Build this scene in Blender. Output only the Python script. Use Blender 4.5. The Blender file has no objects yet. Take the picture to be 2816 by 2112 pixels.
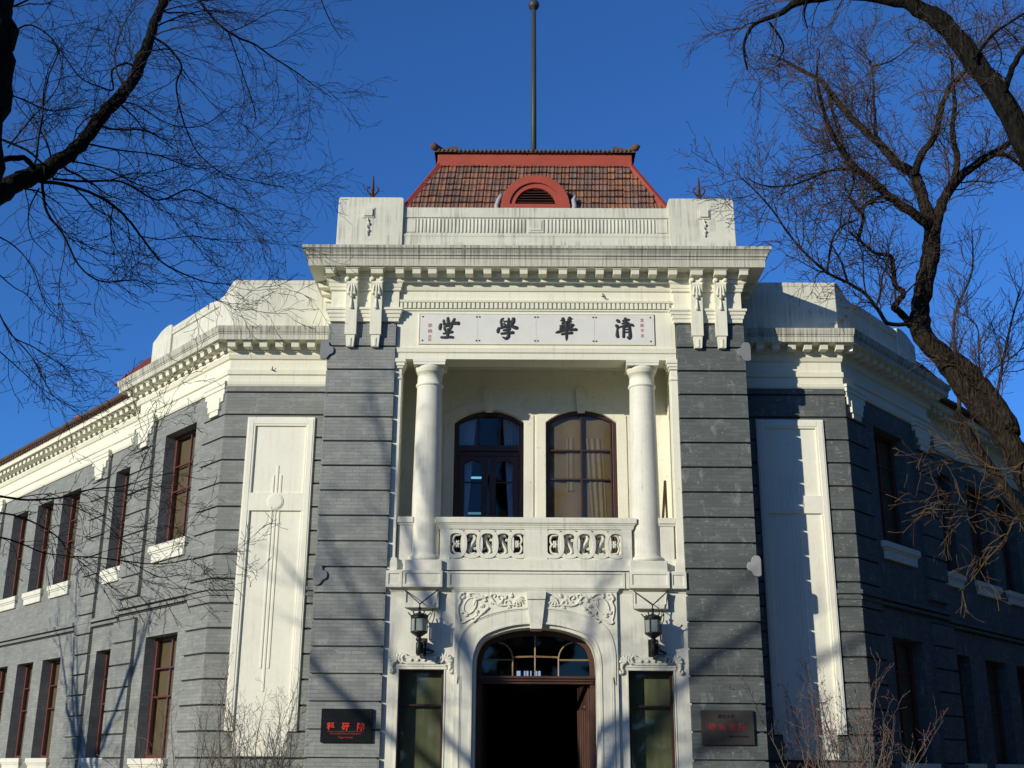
import bpy, bmesh, math, random
from mathutils import Vector, Matrix
R = math.radians
sc = bpy.context.scene
COL = sc.collection

# ------------------------------------------------------------------ camera
cam = bpy.data.cameras.new('camera')
cam.sensor_width = 36.0
cam.lens = 3250.5 / 2816 * 36
cam.clip_end = 2000
cam.clip_start = 0.1
cam_ob = bpy.data.objects.new('camera', cam)
COL.objects.link(cam_ob)
def cam_matrix(pitch, yaw, roll, loc):
    f = Vector((math.sin(yaw) * math.cos(pitch), math.cos(yaw) * math.cos(pitch), math.sin(pitch)))
    r = Vector((math.cos(yaw), -math.sin(yaw), 0))
    u = r.cross(f)
    c, s = math.cos(roll), math.sin(roll)
    r2 = c * r + s * u
    u2 = -s * r + c * u
    m = Matrix((r2, u2, -f)).transposed().to_4x4()
    m.translation = loc
    return m
cam_ob.matrix_world = cam_matrix(R(17.957), R(-0.327), R(0.378), Vector((-0.34, -21.6, 1.6)))
sc.camera = cam_ob

# ------------------------------------------------------------------ world, sun, exposure
SUN_AZ, SUN_EL = 46.5, 16.4          # degrees to the left of the facade normal, above the horizon
S = Vector((-math.sin(R(SUN_AZ)) * math.cos(R(SUN_EL)), -math.cos(R(SUN_AZ)) * math.cos(R(SUN_EL)), math.sin(R(SUN_EL))))
w = bpy.data.worlds.new('World')
sc.world = w
w.use_nodes = True
nt = w.node_tree
bg = nt.nodes['Background']
sky = nt.nodes.new('ShaderNodeTexSky')
sky.sky_type = 'NISHITA'
sky.sun_disc = False
sky.sun_elevation = R(SUN_EL)
sky.sun_rotation = math.atan2(S.x, S.y)
sky.air_density = 1.0
sky.dust_density = 0.0
sky.ozone_density = 10.0
sky.altitude = 1500
nt.links.new(sky.outputs[0], bg.inputs[0])
bg.inputs[1].default_value = 0.15
sun = bpy.data.lights.new('sun', 'SUN')
sun.energy = 4.0
sun.angle = R(0.5)
sun.color = (1.0, 0.93, 0.80)
sun_ob = bpy.data.objects.new('sun', sun)
COL.objects.link(sun_ob)
sun_ob.rotation_euler = (-S).to_track_quat('-Z', 'Y').to_euler()
sun_ob.location = (-30, -30, 30)
sc.view_settings.view_transform = 'Standard'
sc.view_settings.look = 'None'
sc.view_settings.exposure = 0.16
sc.view_settings.gamma = 1.0

# ------------------------------------------------------------------ materials
def mat(name):
    m = bpy.data.materials.new(name)
    m.use_nodes = True
    n = m.node_tree
    return m, n, n.nodes['Principled BSDF']
def node(n, t, **kw):
    x = n.nodes.new(t)
    for k, v in kw.items():
        if k in x.inputs.keys():
            x.inputs[k].default_value = v
        else:
            setattr(x, k, v)
    return x
def ramp(n, a, b, ca=(0, 0, 0, 1), cb=(1, 1, 1, 1)):
    r = n.nodes.new('ShaderNodeValToRGB')
    r.color_ramp.elements[0].position = a
    r.color_ramp.elements[1].position = b
    r.color_ramp.elements[0].color = ca
    r.color_ramp.elements[1].color = cb
    return r
def uvmap(n, sx=1, sy=1, lx=0, ly=0):
    u = n.nodes.new('ShaderNodeUVMap')
    m = n.nodes.new('ShaderNodeMapping')
    m.inputs['Scale'].default_value = (sx, sy, 1)
    m.inputs['Location'].default_value = (lx, ly, 0)
    n.links.new(u.outputs[0], m.inputs[0])
    return m
def mixc(n, fac, a, b, mode='MIX'):
    m = n.nodes.new('ShaderNodeMix')
    m.data_type = 'RGBA'
    m.blend_type = mode
    for sock, val in ((m.inputs[0], fac), (m.inputs[6], a), (m.inputs[7], b)):
        if hasattr(val, 'is_output'):
            n.links.new(val, sock)
        else:
            sock.default_value = val
    return m.outputs[2]
def mul(n, a, b):
    m = n.nodes.new('ShaderNodeMath')
    m.operation = 'MULTIPLY'
    for sock, val in ((m.inputs[0], a), (m.inputs[1], b)):
        if hasattr(val, 'is_output'):
            n.links.new(val, sock)
        else:
            sock.default_value = val
    return m.outputs[0]
def bump(n, b, h, strength=0.3, dist=0.01):
    k = n.nodes.new('ShaderNodeBump')
    k.inputs['Strength'].default_value = strength
    k.inputs['Distance'].default_value = dist
    n.links.new(h, k.inputs['Height'])
    n.links.new(k.outputs[0], b.inputs['Normal'])

def make_stone(name, base, streak=0.25, patch=0.22, streak_col=(0.10, 0.095, 0.075, 1), lo=0.52, hi=0.75, freq=16, mlo=0.36, mhi=0.6, spots=0.0):
    m, n, b = mat(name)
    geo = n.nodes.new('ShaderNodeNewGeometry')
    big = node(n, 'ShaderNodeTexNoise', Scale=0.9, Detail=6.0, Roughness=0.65)
    n.links.new(geo.outputs['Position'], big.inputs['Vector'])
    r1 = ramp(n, 0.35, 0.7)
    n.links.new(big.outputs[0], r1.inputs[0])
    c = mixc(n, mul(n, r1.outputs[0], patch), (*base, 1), (base[0] * 0.62, base[1] * 0.62, base[2] * 0.60, 1))
    fine = node(n, 'ShaderNodeTexNoise', Scale=14.0, Detail=5.0, Roughness=0.7)
    n.links.new(geo.outputs['Position'], fine.inputs['Vector'])
    r2 = ramp(n, 0.5, 0.8)
    n.links.new(fine.outputs[0], r2.inputs[0])
    c = mixc(n, mul(n, r2.outputs[0], 0.16), c, (base[0] * 0.5, base[1] * 0.5, base[2] * 0.45, 1))
    uv = uvmap(n, freq, 0.55)
    st = node(n, 'ShaderNodeTexNoise', Scale=1.0, Detail=5.0, Roughness=0.62)
    n.links.new(uv.outputs[0], st.inputs['Vector'])
    r3 = ramp(n, lo, hi)
    n.links.new(st.outputs[0], r3.inputs[0])
    uv2 = uvmap(n, 1.3, 3.0, 3, 7)
    lm = node(n, 'ShaderNodeTexNoise', Scale=1.0, Detail=3.0)
    n.links.new(uv2.outputs[0], lm.inputs['Vector'])
    r4 = ramp(n, mlo, mhi)
    n.links.new(lm.outputs[0], r4.inputs[0])
    c = mixc(n, mul(n, mul(n, r3.outputs[0], r4.outputs[0]), streak), c, streak_col)
    if spots:
        sn = node(n, 'ShaderNodeTexNoise', Scale=7.0, Detail=4.0, Roughness=0.6)
        n.links.new(geo.outputs['Position'], sn.inputs['Vector'])
        rs_ = ramp(n, 0.62, 0.70)
        n.links.new(sn.outputs[0], rs_.inputs[0])
        c = mixc(n, mul(n, rs_.outputs[0], spots), c, (0.44, 0.36, 0.25, 1))
    n.links.new(c, b.inputs['Base Color'])
    b.inputs['Roughness'].default_value = 0.82
    b.inputs['Specular IOR Level'].default_value = 0.25
    und = node(n, 'ShaderNodeTexNoise', Scale=3.2, Detail=3.0)
    n.links.new(geo.outputs['Position'], und.inputs['Vector'])
    hs = n.nodes.new('ShaderNodeMath')
    hs.operation = 'MULTIPLY_ADD'
    n.links.new(und.outputs[0], hs.inputs[0])
    hs.inputs[1].default_value = 3.0
    n.links.new(fine.outputs[0], hs.inputs[2])
    bump(n, b, hs.outputs[0], 0.30, 0.007)
    return m
STONE = make_stone('white_stone', (0.80, 0.785, 0.64), 0.20, 0.22)
CREAM = make_stone('cream_stone', (0.765, 0.748, 0.585), 0.26, 0.22)
PARAPET = make_stone('weathered_render', (0.66, 0.65, 0.525), 0.72, 0.36, lo=0.46, hi=0.74, freq=20)
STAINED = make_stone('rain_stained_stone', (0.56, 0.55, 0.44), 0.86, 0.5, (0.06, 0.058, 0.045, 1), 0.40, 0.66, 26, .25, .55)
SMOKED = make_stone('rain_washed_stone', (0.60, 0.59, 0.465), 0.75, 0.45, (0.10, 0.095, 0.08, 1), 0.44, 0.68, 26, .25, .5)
LOWER = make_stone('painted_portal_stone', (0.715, 0.705, 0.580), 0.40, 0.34, spots=.12)
PLASTER = make_stone('loggia_plaster', (0.77, 0.755, 0.605), 0.16, 0.2, spots=.35)

def make_brick(name, c1, c2, mortar):
    m, n, b = mat(name)
    uv = uvmap(n, 1, 1, 0, -0.0295)
    geo = n.nodes.new('ShaderNodeNewGeometry')
    # slightly wobbled courses
    wob = node(n, 'ShaderNodeTexNoise', Scale=2.0, Detail=2.0)
    n.links.new(geo.outputs['Position'], wob.inputs['Vector'])
    add = n.nodes.new('ShaderNodeVectorMath')
    add.operation = 'MULTIPLY_ADD'
    n.links.new(wob.outputs['Color'], add.inputs[0])
    add.inputs[1].default_value = (0.012, 0.008, 0)
    n.links.new(uv.outputs[0], add.inputs[2])
    bt = n.nodes.new('ShaderNodeTexBrick')
    bt.offset = 0.5
    bt.inputs['Color1'].default_value = (*c1, 1)
    bt.inputs['Color2'].default_value = (*c2, 1)
    bt.inputs['Mortar'].default_value = (*mortar, 1)
    bt.inputs['Scale'].default_value = 1.0
    bt.inputs['Brick Width'].default_value = 0.275
    bt.inputs['Row Height'].default_value = 0.0681
    bt.inputs['Mortar Size'].default_value = 0.0045
    bt.inputs['Mortar Smooth'].default_value = 0.3
    bt.inputs['Bias'].default_value = -0.1
    n.links.new(add.outputs[0], bt.inputs['Vector'])
    big = node(n, 'ShaderNodeTexNoise', Scale=1.1, Detail=6.0, Roughness=0.6)
    n.links.new(geo.outputs['Position'], big.inputs['Vector'])
    r1 = ramp(n, 0.35, 0.7)
    n.links.new(big.outputs[0], r1.inputs[0])
    c = mixc(n, mul(n, r1.outputs[0], 0.45), bt.outputs[0], (c1[0] * 0.62, c1[1] * 0.62, c1[2] * 0.62, 1))
    # pale lime bloom and rubbed patches
    sm = uvmap(n, 5.0, 2.2, 1.7, 0.3)
    bl = node(n, 'ShaderNodeTexNoise', Scale=1.0, Detail=7.0, Roughness=0.7)
    n.links.new(sm.outputs[0], bl.inputs['Vector'])
    r2 = ramp(n, 0.56, 0.74)
    n.links.new(bl.outputs[0], r2.inputs[0])
    c = mixc(n, mul(n, r2.outputs[0], 0.60), c, (0.36, 0.36, 0.34, 1))
    sp = node(n, 'ShaderNodeTexNoise', Scale=22.0, Detail=3.0)
    n.links.new(geo.outputs['Position'], sp.inputs['Vector'])
    r3 = ramp(n, 0.66, 0.74)
    n.links.new(sp.outputs[0], r3.inputs[0])
    c = mixc(n, mul(n, r3.outputs[0], 0.5), c, (0.10, 0.11, 0.11, 1))
    js = node(n, 'ShaderNodeTexNoise', Scale=5.5, Detail=4.0, Roughness=0.75)
    n.links.new(geo.outputs['Position'], js.inputs['Vector'])
    r5 = ramp(n, 0.56, 0.64)
    n.links.new(js.outputs[0], r5.inputs[0])
    c = mixc(n, mul(n, mul(n, bt.outputs['Fac'], r5.outputs[0]), 0.75), c, (0.45, 0.44, 0.40, 1))
    n.links.new(c, b.inputs['Base Color'])
    b.inputs['Roughness'].default_value = 0.8
    b.inputs['Specular IOR Level'].default_value = 0.3
    inv = n.nodes.new('ShaderNodeMath')
    inv.operation = 'MULTIPLY_ADD'
    n.links.new(bt.outputs['Fac'], inv.inputs[0])
    inv.inputs[1].default_value = -1.0
    n.links.new(sp.outputs[0], inv.inputs[2])
    bump(n, b, inv.outputs[0], 0.45, 0.006)
    return m
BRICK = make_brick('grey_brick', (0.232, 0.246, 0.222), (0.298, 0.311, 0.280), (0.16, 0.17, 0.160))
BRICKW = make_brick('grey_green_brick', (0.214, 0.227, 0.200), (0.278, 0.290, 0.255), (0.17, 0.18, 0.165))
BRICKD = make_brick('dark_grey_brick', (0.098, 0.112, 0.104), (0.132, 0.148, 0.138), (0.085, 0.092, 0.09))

def plain(name, col, rough=0.5, metal=0.0, noise=0.3, scale=8.0, spec=0.4, bumpy=0.15):
    m, n, b = mat(name)
    geo = n.nodes.new('ShaderNodeNewGeometry')
    nz = node(n, 'ShaderNodeTexNoise', Scale=scale, Detail=6.0, Roughness=0.65)
    n.links.new(geo.outputs['Position'], nz.inputs['Vector'])
    r = ramp(n, 0.35, 0.72)
    n.links.new(nz.outputs[0], r.inputs[0])
    c = mixc(n, mul(n, r.outputs[0], noise), (*col, 1), (col[0] * 0.45, col[1] * 0.45, col[2] * 0.45, 1))
    n.links.new(c, b.inputs['Base Color'])
    b.inputs['Roughness'].default_value = rough
    b.inputs['Metallic'].default_value = metal
    b.inputs['Specular IOR Level'].default_value = spec
    if bumpy:
        bump(n, b, nz.outputs[0], bumpy, 0.01)
    return m
REDPAINT = plain('red_roof_paint', (0.36, 0.062, 0.032), 0.6, noise=0.35, scale=3.0)
FRAME = plain('dark_red_window_paint', (0.135, 0.040, 0.028), 0.45, noise=0.35)
FRAMEB = plain('brown_window_paint', (0.050, 0.021, 0.015), 0.45, noise=0.35)
DOORW = plain('brown_door_wood', (0.080, 0.036, 0.023), 0.5, noise=0.4, scale=5)
DARKF = plain('near_black_door_paint', (0.022, 0.010, 0.007), 0.5)
GILT = plain('worn_glazing_bar', (0.36, 0.25, 0.13), 0.5, noise=0.5, scale=20)
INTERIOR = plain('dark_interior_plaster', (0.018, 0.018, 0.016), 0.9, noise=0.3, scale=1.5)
ROOMW = plain('dim_room_plaster', (0.16, 0.17, 0.17), 0.9, noise=0.2, scale=1.5)
IRON = plain('blackened_iron', (0.022, 0.026, 0.022), 0.45, 0.3, noise=0.4, scale=20)
RUST = plain('rusty_iron', (0.09, 0.032, 0.022), 0.75, 0.2, noise=0.4, scale=25)
POLE = plain('weathered_pole_paint', (0.048, 0.055, 0.047), 0.55, 0.1, noise=0.4, scale=4)
LAMPG = plain('green_grey_frosted_lamp_glass', (0.27, 0.32, 0.275), 0.25, noise=0.2, scale=6)
CLOUD = plain('grey_painted_plate', (0.20, 0.21, 0.205), 0.6, noise=0.25, scale=6)
CLOUDW = plain('whitewashed_plate', (0.36, 0.365, 0.35), 0.6, noise=0.25, scale=6)
SIGNB = plain('black_lacquer', (0.010, 0.011, 0.009), 0.25, noise=0.2, scale=5)
SIGNR = plain('dull_bronze_plate', (0.060, 0.054, 0.044), 0.42, 0.2, noise=0.35, scale=5)
REDTXT = plain('red_lettering', (0.62, 0.035, 0.015), 0.5, noise=0.1)
REDDIM = plain('dull_red_lettering', (0.30, 0.022, 0.02), 0.6, noise=0.2)
REDFADE = plain('faded_seal_red', (0.50, 0.30, 0.27), 0.7, noise=0.3, scale=40)
INKRED = plain('carved_red_inscription', (0.42, 0.12, 0.10), 0.7, noise=0.2)
INK = plain('charcoal_lettering', (0.022, 0.026, 0.026), 0.6, noise=0.2)
MARBLE = plain('white_marble', (0.675, 0.67, 0.595), 0.6, noise=0.16, scale=2.5)
CURTB = plain('brown_curtain', (0.205, 0.145, 0.082), 0.9, noise=0.25, scale=3)
CURTO = plain('olive_blind', (0.185, 0.188, 0.112), 0.9, noise=0.45, scale=1.1)
CURTW = plain('white_net_curtain', (0.78, 0.80, 0.83), 0.9, noise=0.1)
def make_bark(name, col):
    m, n, b = mat(name)
    geo = n.nodes.new('ShaderNodeNewGeometry')
    mp = n.nodes.new('ShaderNodeMapping')
    mp.inputs['Scale'].default_value = (1, 1, .28)
    n.links.new(geo.outputs['Position'], mp.inputs[0])
    nz = node(n, 'ShaderNodeTexNoise', Scale=26.0, Detail=8.0, Roughness=0.72)
    n.links.new(mp.outputs[0], nz.inputs['Vector'])
    vo = node(n, 'ShaderNodeTexVoronoi', Scale=34.0)
    n.links.new(mp.outputs[0], vo.inputs['Vector'])
    r = ramp(n, 0.40, 0.62)
    n.links.new(nz.outputs[0], r.inputs[0])
    c = mixc(n, r.outputs[0], (col[0] * .30, col[1] * .30, col[2] * .32, 1), (*col, 1))
    n.links.new(c, b.inputs['Base Color'])
    b.inputs['Roughness'].default_value = .95
    b.inputs['Specular IOR Level'].default_value = .1
    h = n.nodes.new('ShaderNodeMath')
    h.operation = 'ADD'
    n.links.new(nz.outputs[0], h.inputs[0])
    n.links.new(vo.outputs['Distance'], h.inputs[1])
    bump(n, b, h.outputs[0], 1.0, .035)
    return m
BARK = make_bark('bark', (0.050, 0.039, 0.028))
BARKD = make_bark('dark_bark', (0.020, 0.019, 0.014))
TWIG = plain('twig_bark', (0.068, 0.050, 0.038), 0.9, noise=0.3, spec=0.1, bumpy=0)
TWIGD = plain('dark_twig_bark', (0.040, 0.032, 0.027), 0.9, noise=0.3, spec=0.1, bumpy=0)
TWIGY = plain('yellow_brown_twig_bark', (0.105, 0.07, 0.034), 0.9, noise=0.3, spec=0.1, bumpy=0)
TWIGG = plain('grey_brown_shrub_bark', (0.15, 0.125, 0.10), 0.9, noise=0.3, spec=0.1, bumpy=0)
BUD = plain('dark_red_buds', (0.20, 0.022, 0.035), 0.8, noise=0.3, bumpy=0)
BAMBOO = plain('tan_wooden_pole', (0.42, 0.25, 0.11), 0.6, noise=0.3, scale=10)
PAVE = plain('grey_paving', (0.22, 0.215, 0.20), 0.9, noise=0.4, scale=3)
LAWN = plain('dry_winter_lawn', (0.11, 0.10, 0.055), 0.95, noise=0.5, scale=5, bumpy=0.5)
STEP = plain('granite_steps', (0.34, 0.335, 0.32), 0.8, noise=0.3, scale=6)
ROOFR = plain('dark_red_wing_roof', (0.14, 0.026, 0.020), 0.7, noise=0.5, scale=5)
ROOFT = plain('weathered_tile_edge', (0.115, 0.070, 0.048), 0.85, noise=0.5, scale=12)

def glass(name, tint=(0.75, 0.78, 0.72)):
    m, n, b = mat(name)
    n.nodes.remove(b)
    out = n.nodes['Material Output']
    tr = n.nodes.new('ShaderNodeBsdfTransparent')
    tr.inputs[0].default_value = (*tint, 1)
    gl = n.nodes.new('ShaderNodeBsdfGlossy')
    gl.inputs['Roughness'].default_value = 0.03
    lw = n.nodes.new('ShaderNodeLayerWeight')
    pw = n.nodes.new('ShaderNodeMath')
    pw.operation = 'POWER'
    n.links.new(lw.outputs['Facing'], pw.inputs[0])
    pw.inputs[1].default_value = 4.0
    fr = n.nodes.new('ShaderNodeMath')
    fr.operation = 'MULTIPLY_ADD'
    n.links.new(pw.outputs[0], fr.inputs[0])
    fr.inputs[1].default_value = 0.9
    fr.inputs[2].default_value = 0.045
    mx = n.nodes.new('ShaderNodeMixShader')
    n.links.new(fr.outputs[0], mx.inputs[0])
    n.links.new(tr.outputs[0], mx.inputs[1])
    n.links.new(gl.outputs[0], mx.inputs[2])
    n.links.new(mx.outputs[0], out.inputs[0])
    return m
GLASS = glass('window_glass')
GLASSB = glass('blue_tinted_window_glass', (0.62, 0.72, 0.82))
def emit(name, col, strength):
    m, n, b = mat(name)
    b.inputs['Base Color'].default_value = (*col, 1)
    b.inputs['Emission Color'].default_value = (*col, 1)
    b.inputs['Emission Strength'].default_value = strength
    return m
JOINT_SHADE = plain('painted_joint_shade', (0.045, 0.047, 0.045), .95, noise=.3)  # dark colour painted in for the shadow lines of joints and grooves
TUBEDIM = emit('dim_fluorescent_tube', (0.25, 0.55, 0.6), .45)
TUBE = emit('fluorescent_tube', (0.30, 0.70, 0.85), 0.9)
FARWIN = emit('far_daylit_window', (0.55, 0.65, 0.85), 0.8)

def make_tile():
    m, n, b = mat('clay_roof_tile')
    at = n.nodes.new('ShaderNodeAttribute')
    at.attribute_name = 'tile_tint'
    geo = n.nodes.new('ShaderNodeNewGeometry')
    nz = node(n, 'ShaderNodeTexNoise', Scale=9.0, Detail=6.0)
    n.links.new(geo.outputs['Position'], nz.inputs['Vector'])
    r = ramp(n, 0.4, 0.7)
    n.links.new(nz.outputs[0], r.inputs[0])
    c = mixc(n, mul(n, r.outputs[0], 0.45), at.outputs['Color'], (0.045, 0.035, 0.03, 1))
    n.links.new(c, b.inputs['Base Color'])
    b.inputs['Roughness'].default_value = 0.85
    bump(n, b, nz.outputs[0], 0.3, 0.01)
    return m
TILE = make_tile()

# ------------------------------------------------------------------ mesh helpers
class Fr:
    """a wall frame: s along the wall, e outward from it, z up"""
    def __init__(self, o, u, n, k=1.0):
        self.o, self.u, self.n, self.k = Vector(o), Vector(u), Vector(n), k
    def p(self, s, e, z):
        k = self.k          # module of the wall: the wings are set out 1.3 per cent smaller than the tower, from the 1.6 m datum
        return self.o + self.u * (s * k) + self.n * (e * k) + Vector((0, 0, 1.6 + (z - 1.6) * k))
    def turned(self, s):
        """the same wall seen in section at s: first axis outward, second along"""
        return Fr(self.o + self.u * (s * self.k), self.n, self.u, self.k)

class MB:
    def __init__(self):
        self.v, self.f, self.mi, self.sm, self.tint = [], [], [], [], []
    def add(self, vs, fs, mi=0, smooth=False):
        k = len(self.v)
        self.v += [tuple(x) for x in vs]
        for f in fs:
            self.f.append([i + k for i in f])
            self.mi.append(mi)
            self.sm.append(smooth)
        return self
    def box(self, fr, s0, s1, e0, e1, z0, z1, mi=0):
        vs = [fr.p(s, e, z) for z in (z0, z1) for e in (e0, e1) for s in (s0, s1)]
        return self.add(vs, [(0, 1, 3, 2), (4, 6, 7, 5), (0, 4, 5, 1), (2, 3, 7, 6), (0, 2, 6, 4), (1, 5, 7, 3)], mi)
    def prism(self, fr, poly, e0, e1, mi=0, smooth=False):
        """poly: (s,z) outline extruded between e0 and e1"""
        n = len(poly)
        vs = [fr.p(s, e0, z) for s, z in poly] + [fr.p(s, e1, z) for s, z in poly]
        self.add(vs, [list(range(n)), list(range(n, 2 * n))], mi)
        k = len(self.v) - 2 * n
        for i in range(n):
            j = (i + 1) % n
            self.f.append([k + i, k + j, k + n + j, k + n + i])
            self.mi.append(mi)
            self.sm.append(smooth)
        return self
    def band(self, fr, inner, outer, e0, e1, mi=0, closed=False):
        """a strip between two (s,z) curves of equal length, extruded e0..e1"""
        n = len(inner)
        vs = []
        for c in (inner, outer):
            for e in (e0, e1):
                vs += [fr.p(s, e, z) for s, z in c]
        I0, I1, O0, O1 = 0, n, 2 * n, 3 * n
        fs = []
        m = n if closed else n - 1
        for i in range(m):
            j = (i + 1) % n
            fs += [(I1 + i, I1 + j, O1 + j, O1 + i), (I0 + i, O0 + i, O0 + j, I0 + j), (I0 + i, I0 + j, I1 + j, I1 + i), (O0 + i, O1 + i, O1 + j, O0 + j)]
        if not closed:
            fs += [(I0, I1, O1, O0), (I0 + n - 1, O0 + n - 1, O1 + n - 1, I1 + n - 1)]
        return self.add(vs, fs, mi)
    def tube(self, pts, rad, sides=6, mi=0, flat=None, caps=True):
        pts = [Vector(p) for p in pts]
        n = len(pts)
        if not hasattr(rad, '__len__'):
            rad = [rad] * n
        vs, prev = [], None
        for i, p in enumerate(pts):
            t = (pts[min(i + 1, n - 1)] - pts[max(i - 1, 0)])
            if t.length < 1e-9:
                t = Vector((0, 0, 1))
            t.normalize()
            if flat is not None:
                b = Vector(flat)
                a = t.cross(b)
                if a.length < 1e-6:
                    a = Vector((1, 0, 0))
                a.normalize()
                b = b * 1.0
            else:
                a = (prev - t * prev.dot(t)) if prev is not None else t.cross(Vector((0.31, 0.17, 0.93)))
                if a.length < 1e-6:
                    a = t.cross(Vector((1, 0, 0)))
                a.normalize()
                prev = a
                b = t.cross(a)
            for k in range(sides):
                q = 2 * math.pi * k / sides
                if flat is not None:
                    vs.append(p + a * math.cos(q) * rad[i] + b * math.sin(q))
                else:
                    vs.append(p + (a * math.cos(q) + b * math.sin(q)) * rad[i])
        fs = []
        for i in range(n - 1):
            for k in range(sides):
                j = (k + 1) % sides
                fs.append((i * sides + k, i * sides + j, (i + 1) * sides + j, (i + 1) * sides + k))
        if caps:
            fs += [list(range(sides)), [(n - 1) * sides + k for k in range(sides)]]
        return self.add(vs, fs, mi, sides > 4)
    def lathe(self, c, prof, sides=24, mi=0):
        """prof: (r,z) from bottom to top, z relative to c"""
        c = Vector(c)
        vs = [c + Vector((r * math.cos(2 * math.pi * k / sides), r * math.sin(2 * math.pi * k / sides), z)) for r, z in prof for k in range(sides)]
        fs = []
        for i in range(len(prof) - 1):
            for k in range(sides):
                j = (k + 1) % sides
                fs.append((i * sides + k, i * sides + j, (i + 1) * sides + j, (i + 1) * sides + k))
        self.add(vs, fs, mi, True)
        n = len(prof) - 1
        return self.add([vs[k] for k in range(sides)] + [vs[n * sides + k] for k in range(sides)], [list(range(sides)), list(range(sides, 2 * sides))], mi)
    def sweep(self, path, out, prof, mats=None, closed=False):
        """closed profile (e,z) swept along a plan path of (x,y); out=+1: outward is to the right of travel"""
        P = [Vector((x, y, 0)) for x, y in path]
        n = len(P)
        offs = []
        for i in range(n):
            ns = []
            if i > 0 or closed:
                d = (P[i] - P[i - 1]).normalized()
                ns.append(Vector((d.y, -d.x, 0)) * out)
            if i < n - 1 or closed:
                d = (P[(i + 1) % n] - P[i]).normalized()
                ns.append(Vector((d.y, -d.x, 0)) * out)
            if len(ns) == 2:
                m = (ns[0] + ns[1]) / (1 + ns[0].dot(ns[1]))
            else:
                m = ns[0]
            offs.append(m)
        k = len(prof)
        vs = [P[i] + offs[i] * e + Vector((0, 0, z)) for i in range(n) for e, z in prof]
        base = len(self.v)
        self.v += [tuple(x) for x in vs]
        for i in range(n if closed else n - 1):
            i2 = (i + 1) % n
            for j in range(k):
                j2 = (j + 1) % k
                self.f.append([base + i * k + j, base + i2 * k + j, base + i2 * k + j2, base + i * k + j2])
                self.mi.append(mats[j] if mats else 0)
                self.sm.append(False)
        if not closed:
            for i in (0, n - 1):
                self.f.append([base + i * k + j for j in range(k)])
                self.mi.append(0)
                self.sm.append(False)
        return self
    def build(self, name, mats, parent=None, bevel=0.0, loc=None):
        me = bpy.data.meshes.new(name)
        off = Vector(loc) if loc is not None else Vector((0, 0, 0))
        me.from_pydata([tuple(Vector(q) - off) for q in self.v], [], self.f)
        if not isinstance(mats, (list, tuple)):
            mats = [mats]
        for m in mats:
            me.materials.append(m)
        me.polygons.foreach_set('material_index', self.mi)
        me.polygons.foreach_set('use_smooth', self.sm)
        if self.tint:
            ca = me.color_attributes.new('tile_tint', 'FLOAT_COLOR', 'CORNER')
            for poly in me.polygons:
                for li in poly.loop_indices:
                    ca.data[li].color = self.tint[poly.index]
        bm = bmesh.new()
        bm.from_mesh(me)
        bmesh.ops.recalc_face_normals(bm, faces=bm.faces)
        uv = bm.loops.layers.uv.new('UVMap')
        for f in bm.faces:
            nn = f.normal
            if abs(nn.z) > 0.85:
                for l in f.loops:
                    l[uv].uv = (l.vert.co.x, l.vert.co.y)
            else:
                t = Vector((-nn.y, nn.x, 0)).normalized()
                for l in f.loops:
                    l[uv].uv = (l.vert.co.dot(t), l.vert.co.z)
        bm.to_mesh(me)
        bm.free()
        o = bpy.data.objects.new(name, me)
        COL.objects.link(o)
        o.location = off
        if parent is not None:
            o.parent = parent
            o.matrix_parent_inverse = Matrix.Translation(-parent.matrix_world.translation) if parent.type == 'EMPTY' and False else Matrix.Identity(4)
            if parent.get('_o') is not None:
                o.location = off - Vector(parent['_o'])
        o['_o'] = tuple(off)
        if bevel:
            bv = o.modifiers.new('soft_edges', 'BEVEL')
            bv.width = bevel
            bv.segments = 1
            bv.limit_method = 'ANGLE'
            bv.angle_limit = R(40)
        return o

def face_to(o, d):
    me = o.data
    d = Vector(d)
    if sum(p.normal.dot(d) * p.area for p in me.polygons) < 0:
        me.flip_normals()
    return o
def empty(name, loc):
    o = bpy.data.objects.new(name, None)
    COL.objects.link(o)
    o.location = loc
    o['_o'] = tuple(loc)
    return o
def tag(o, label, cat, group=None):
    o['label'] = label
    o['category'] = cat
    if group:
        o['group'] = group
    return o
def structure(o):
    o['kind'] = 'structure'
    return o

FRONT = Fr((0, 0, 0), (1, 0, 0), (0, -1, 0))
WA = R(40.8)
WALLY = 1.25
CX = 6.225
WK = 0.987
def flank(side):
    return Fr((0, WALLY, 0), (side, 0, 0), (0, -1, 0), WK)
def wing(side, off=0.0):
    u = Vector((side * math.sin(WA), math.cos(WA), 0))
    n = Vector((side * math.cos(WA), -math.sin(WA), 0))
    return Fr(Vector((side * CX, WALLY, 0)) + n * (off * WK), u, n, WK)

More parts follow.
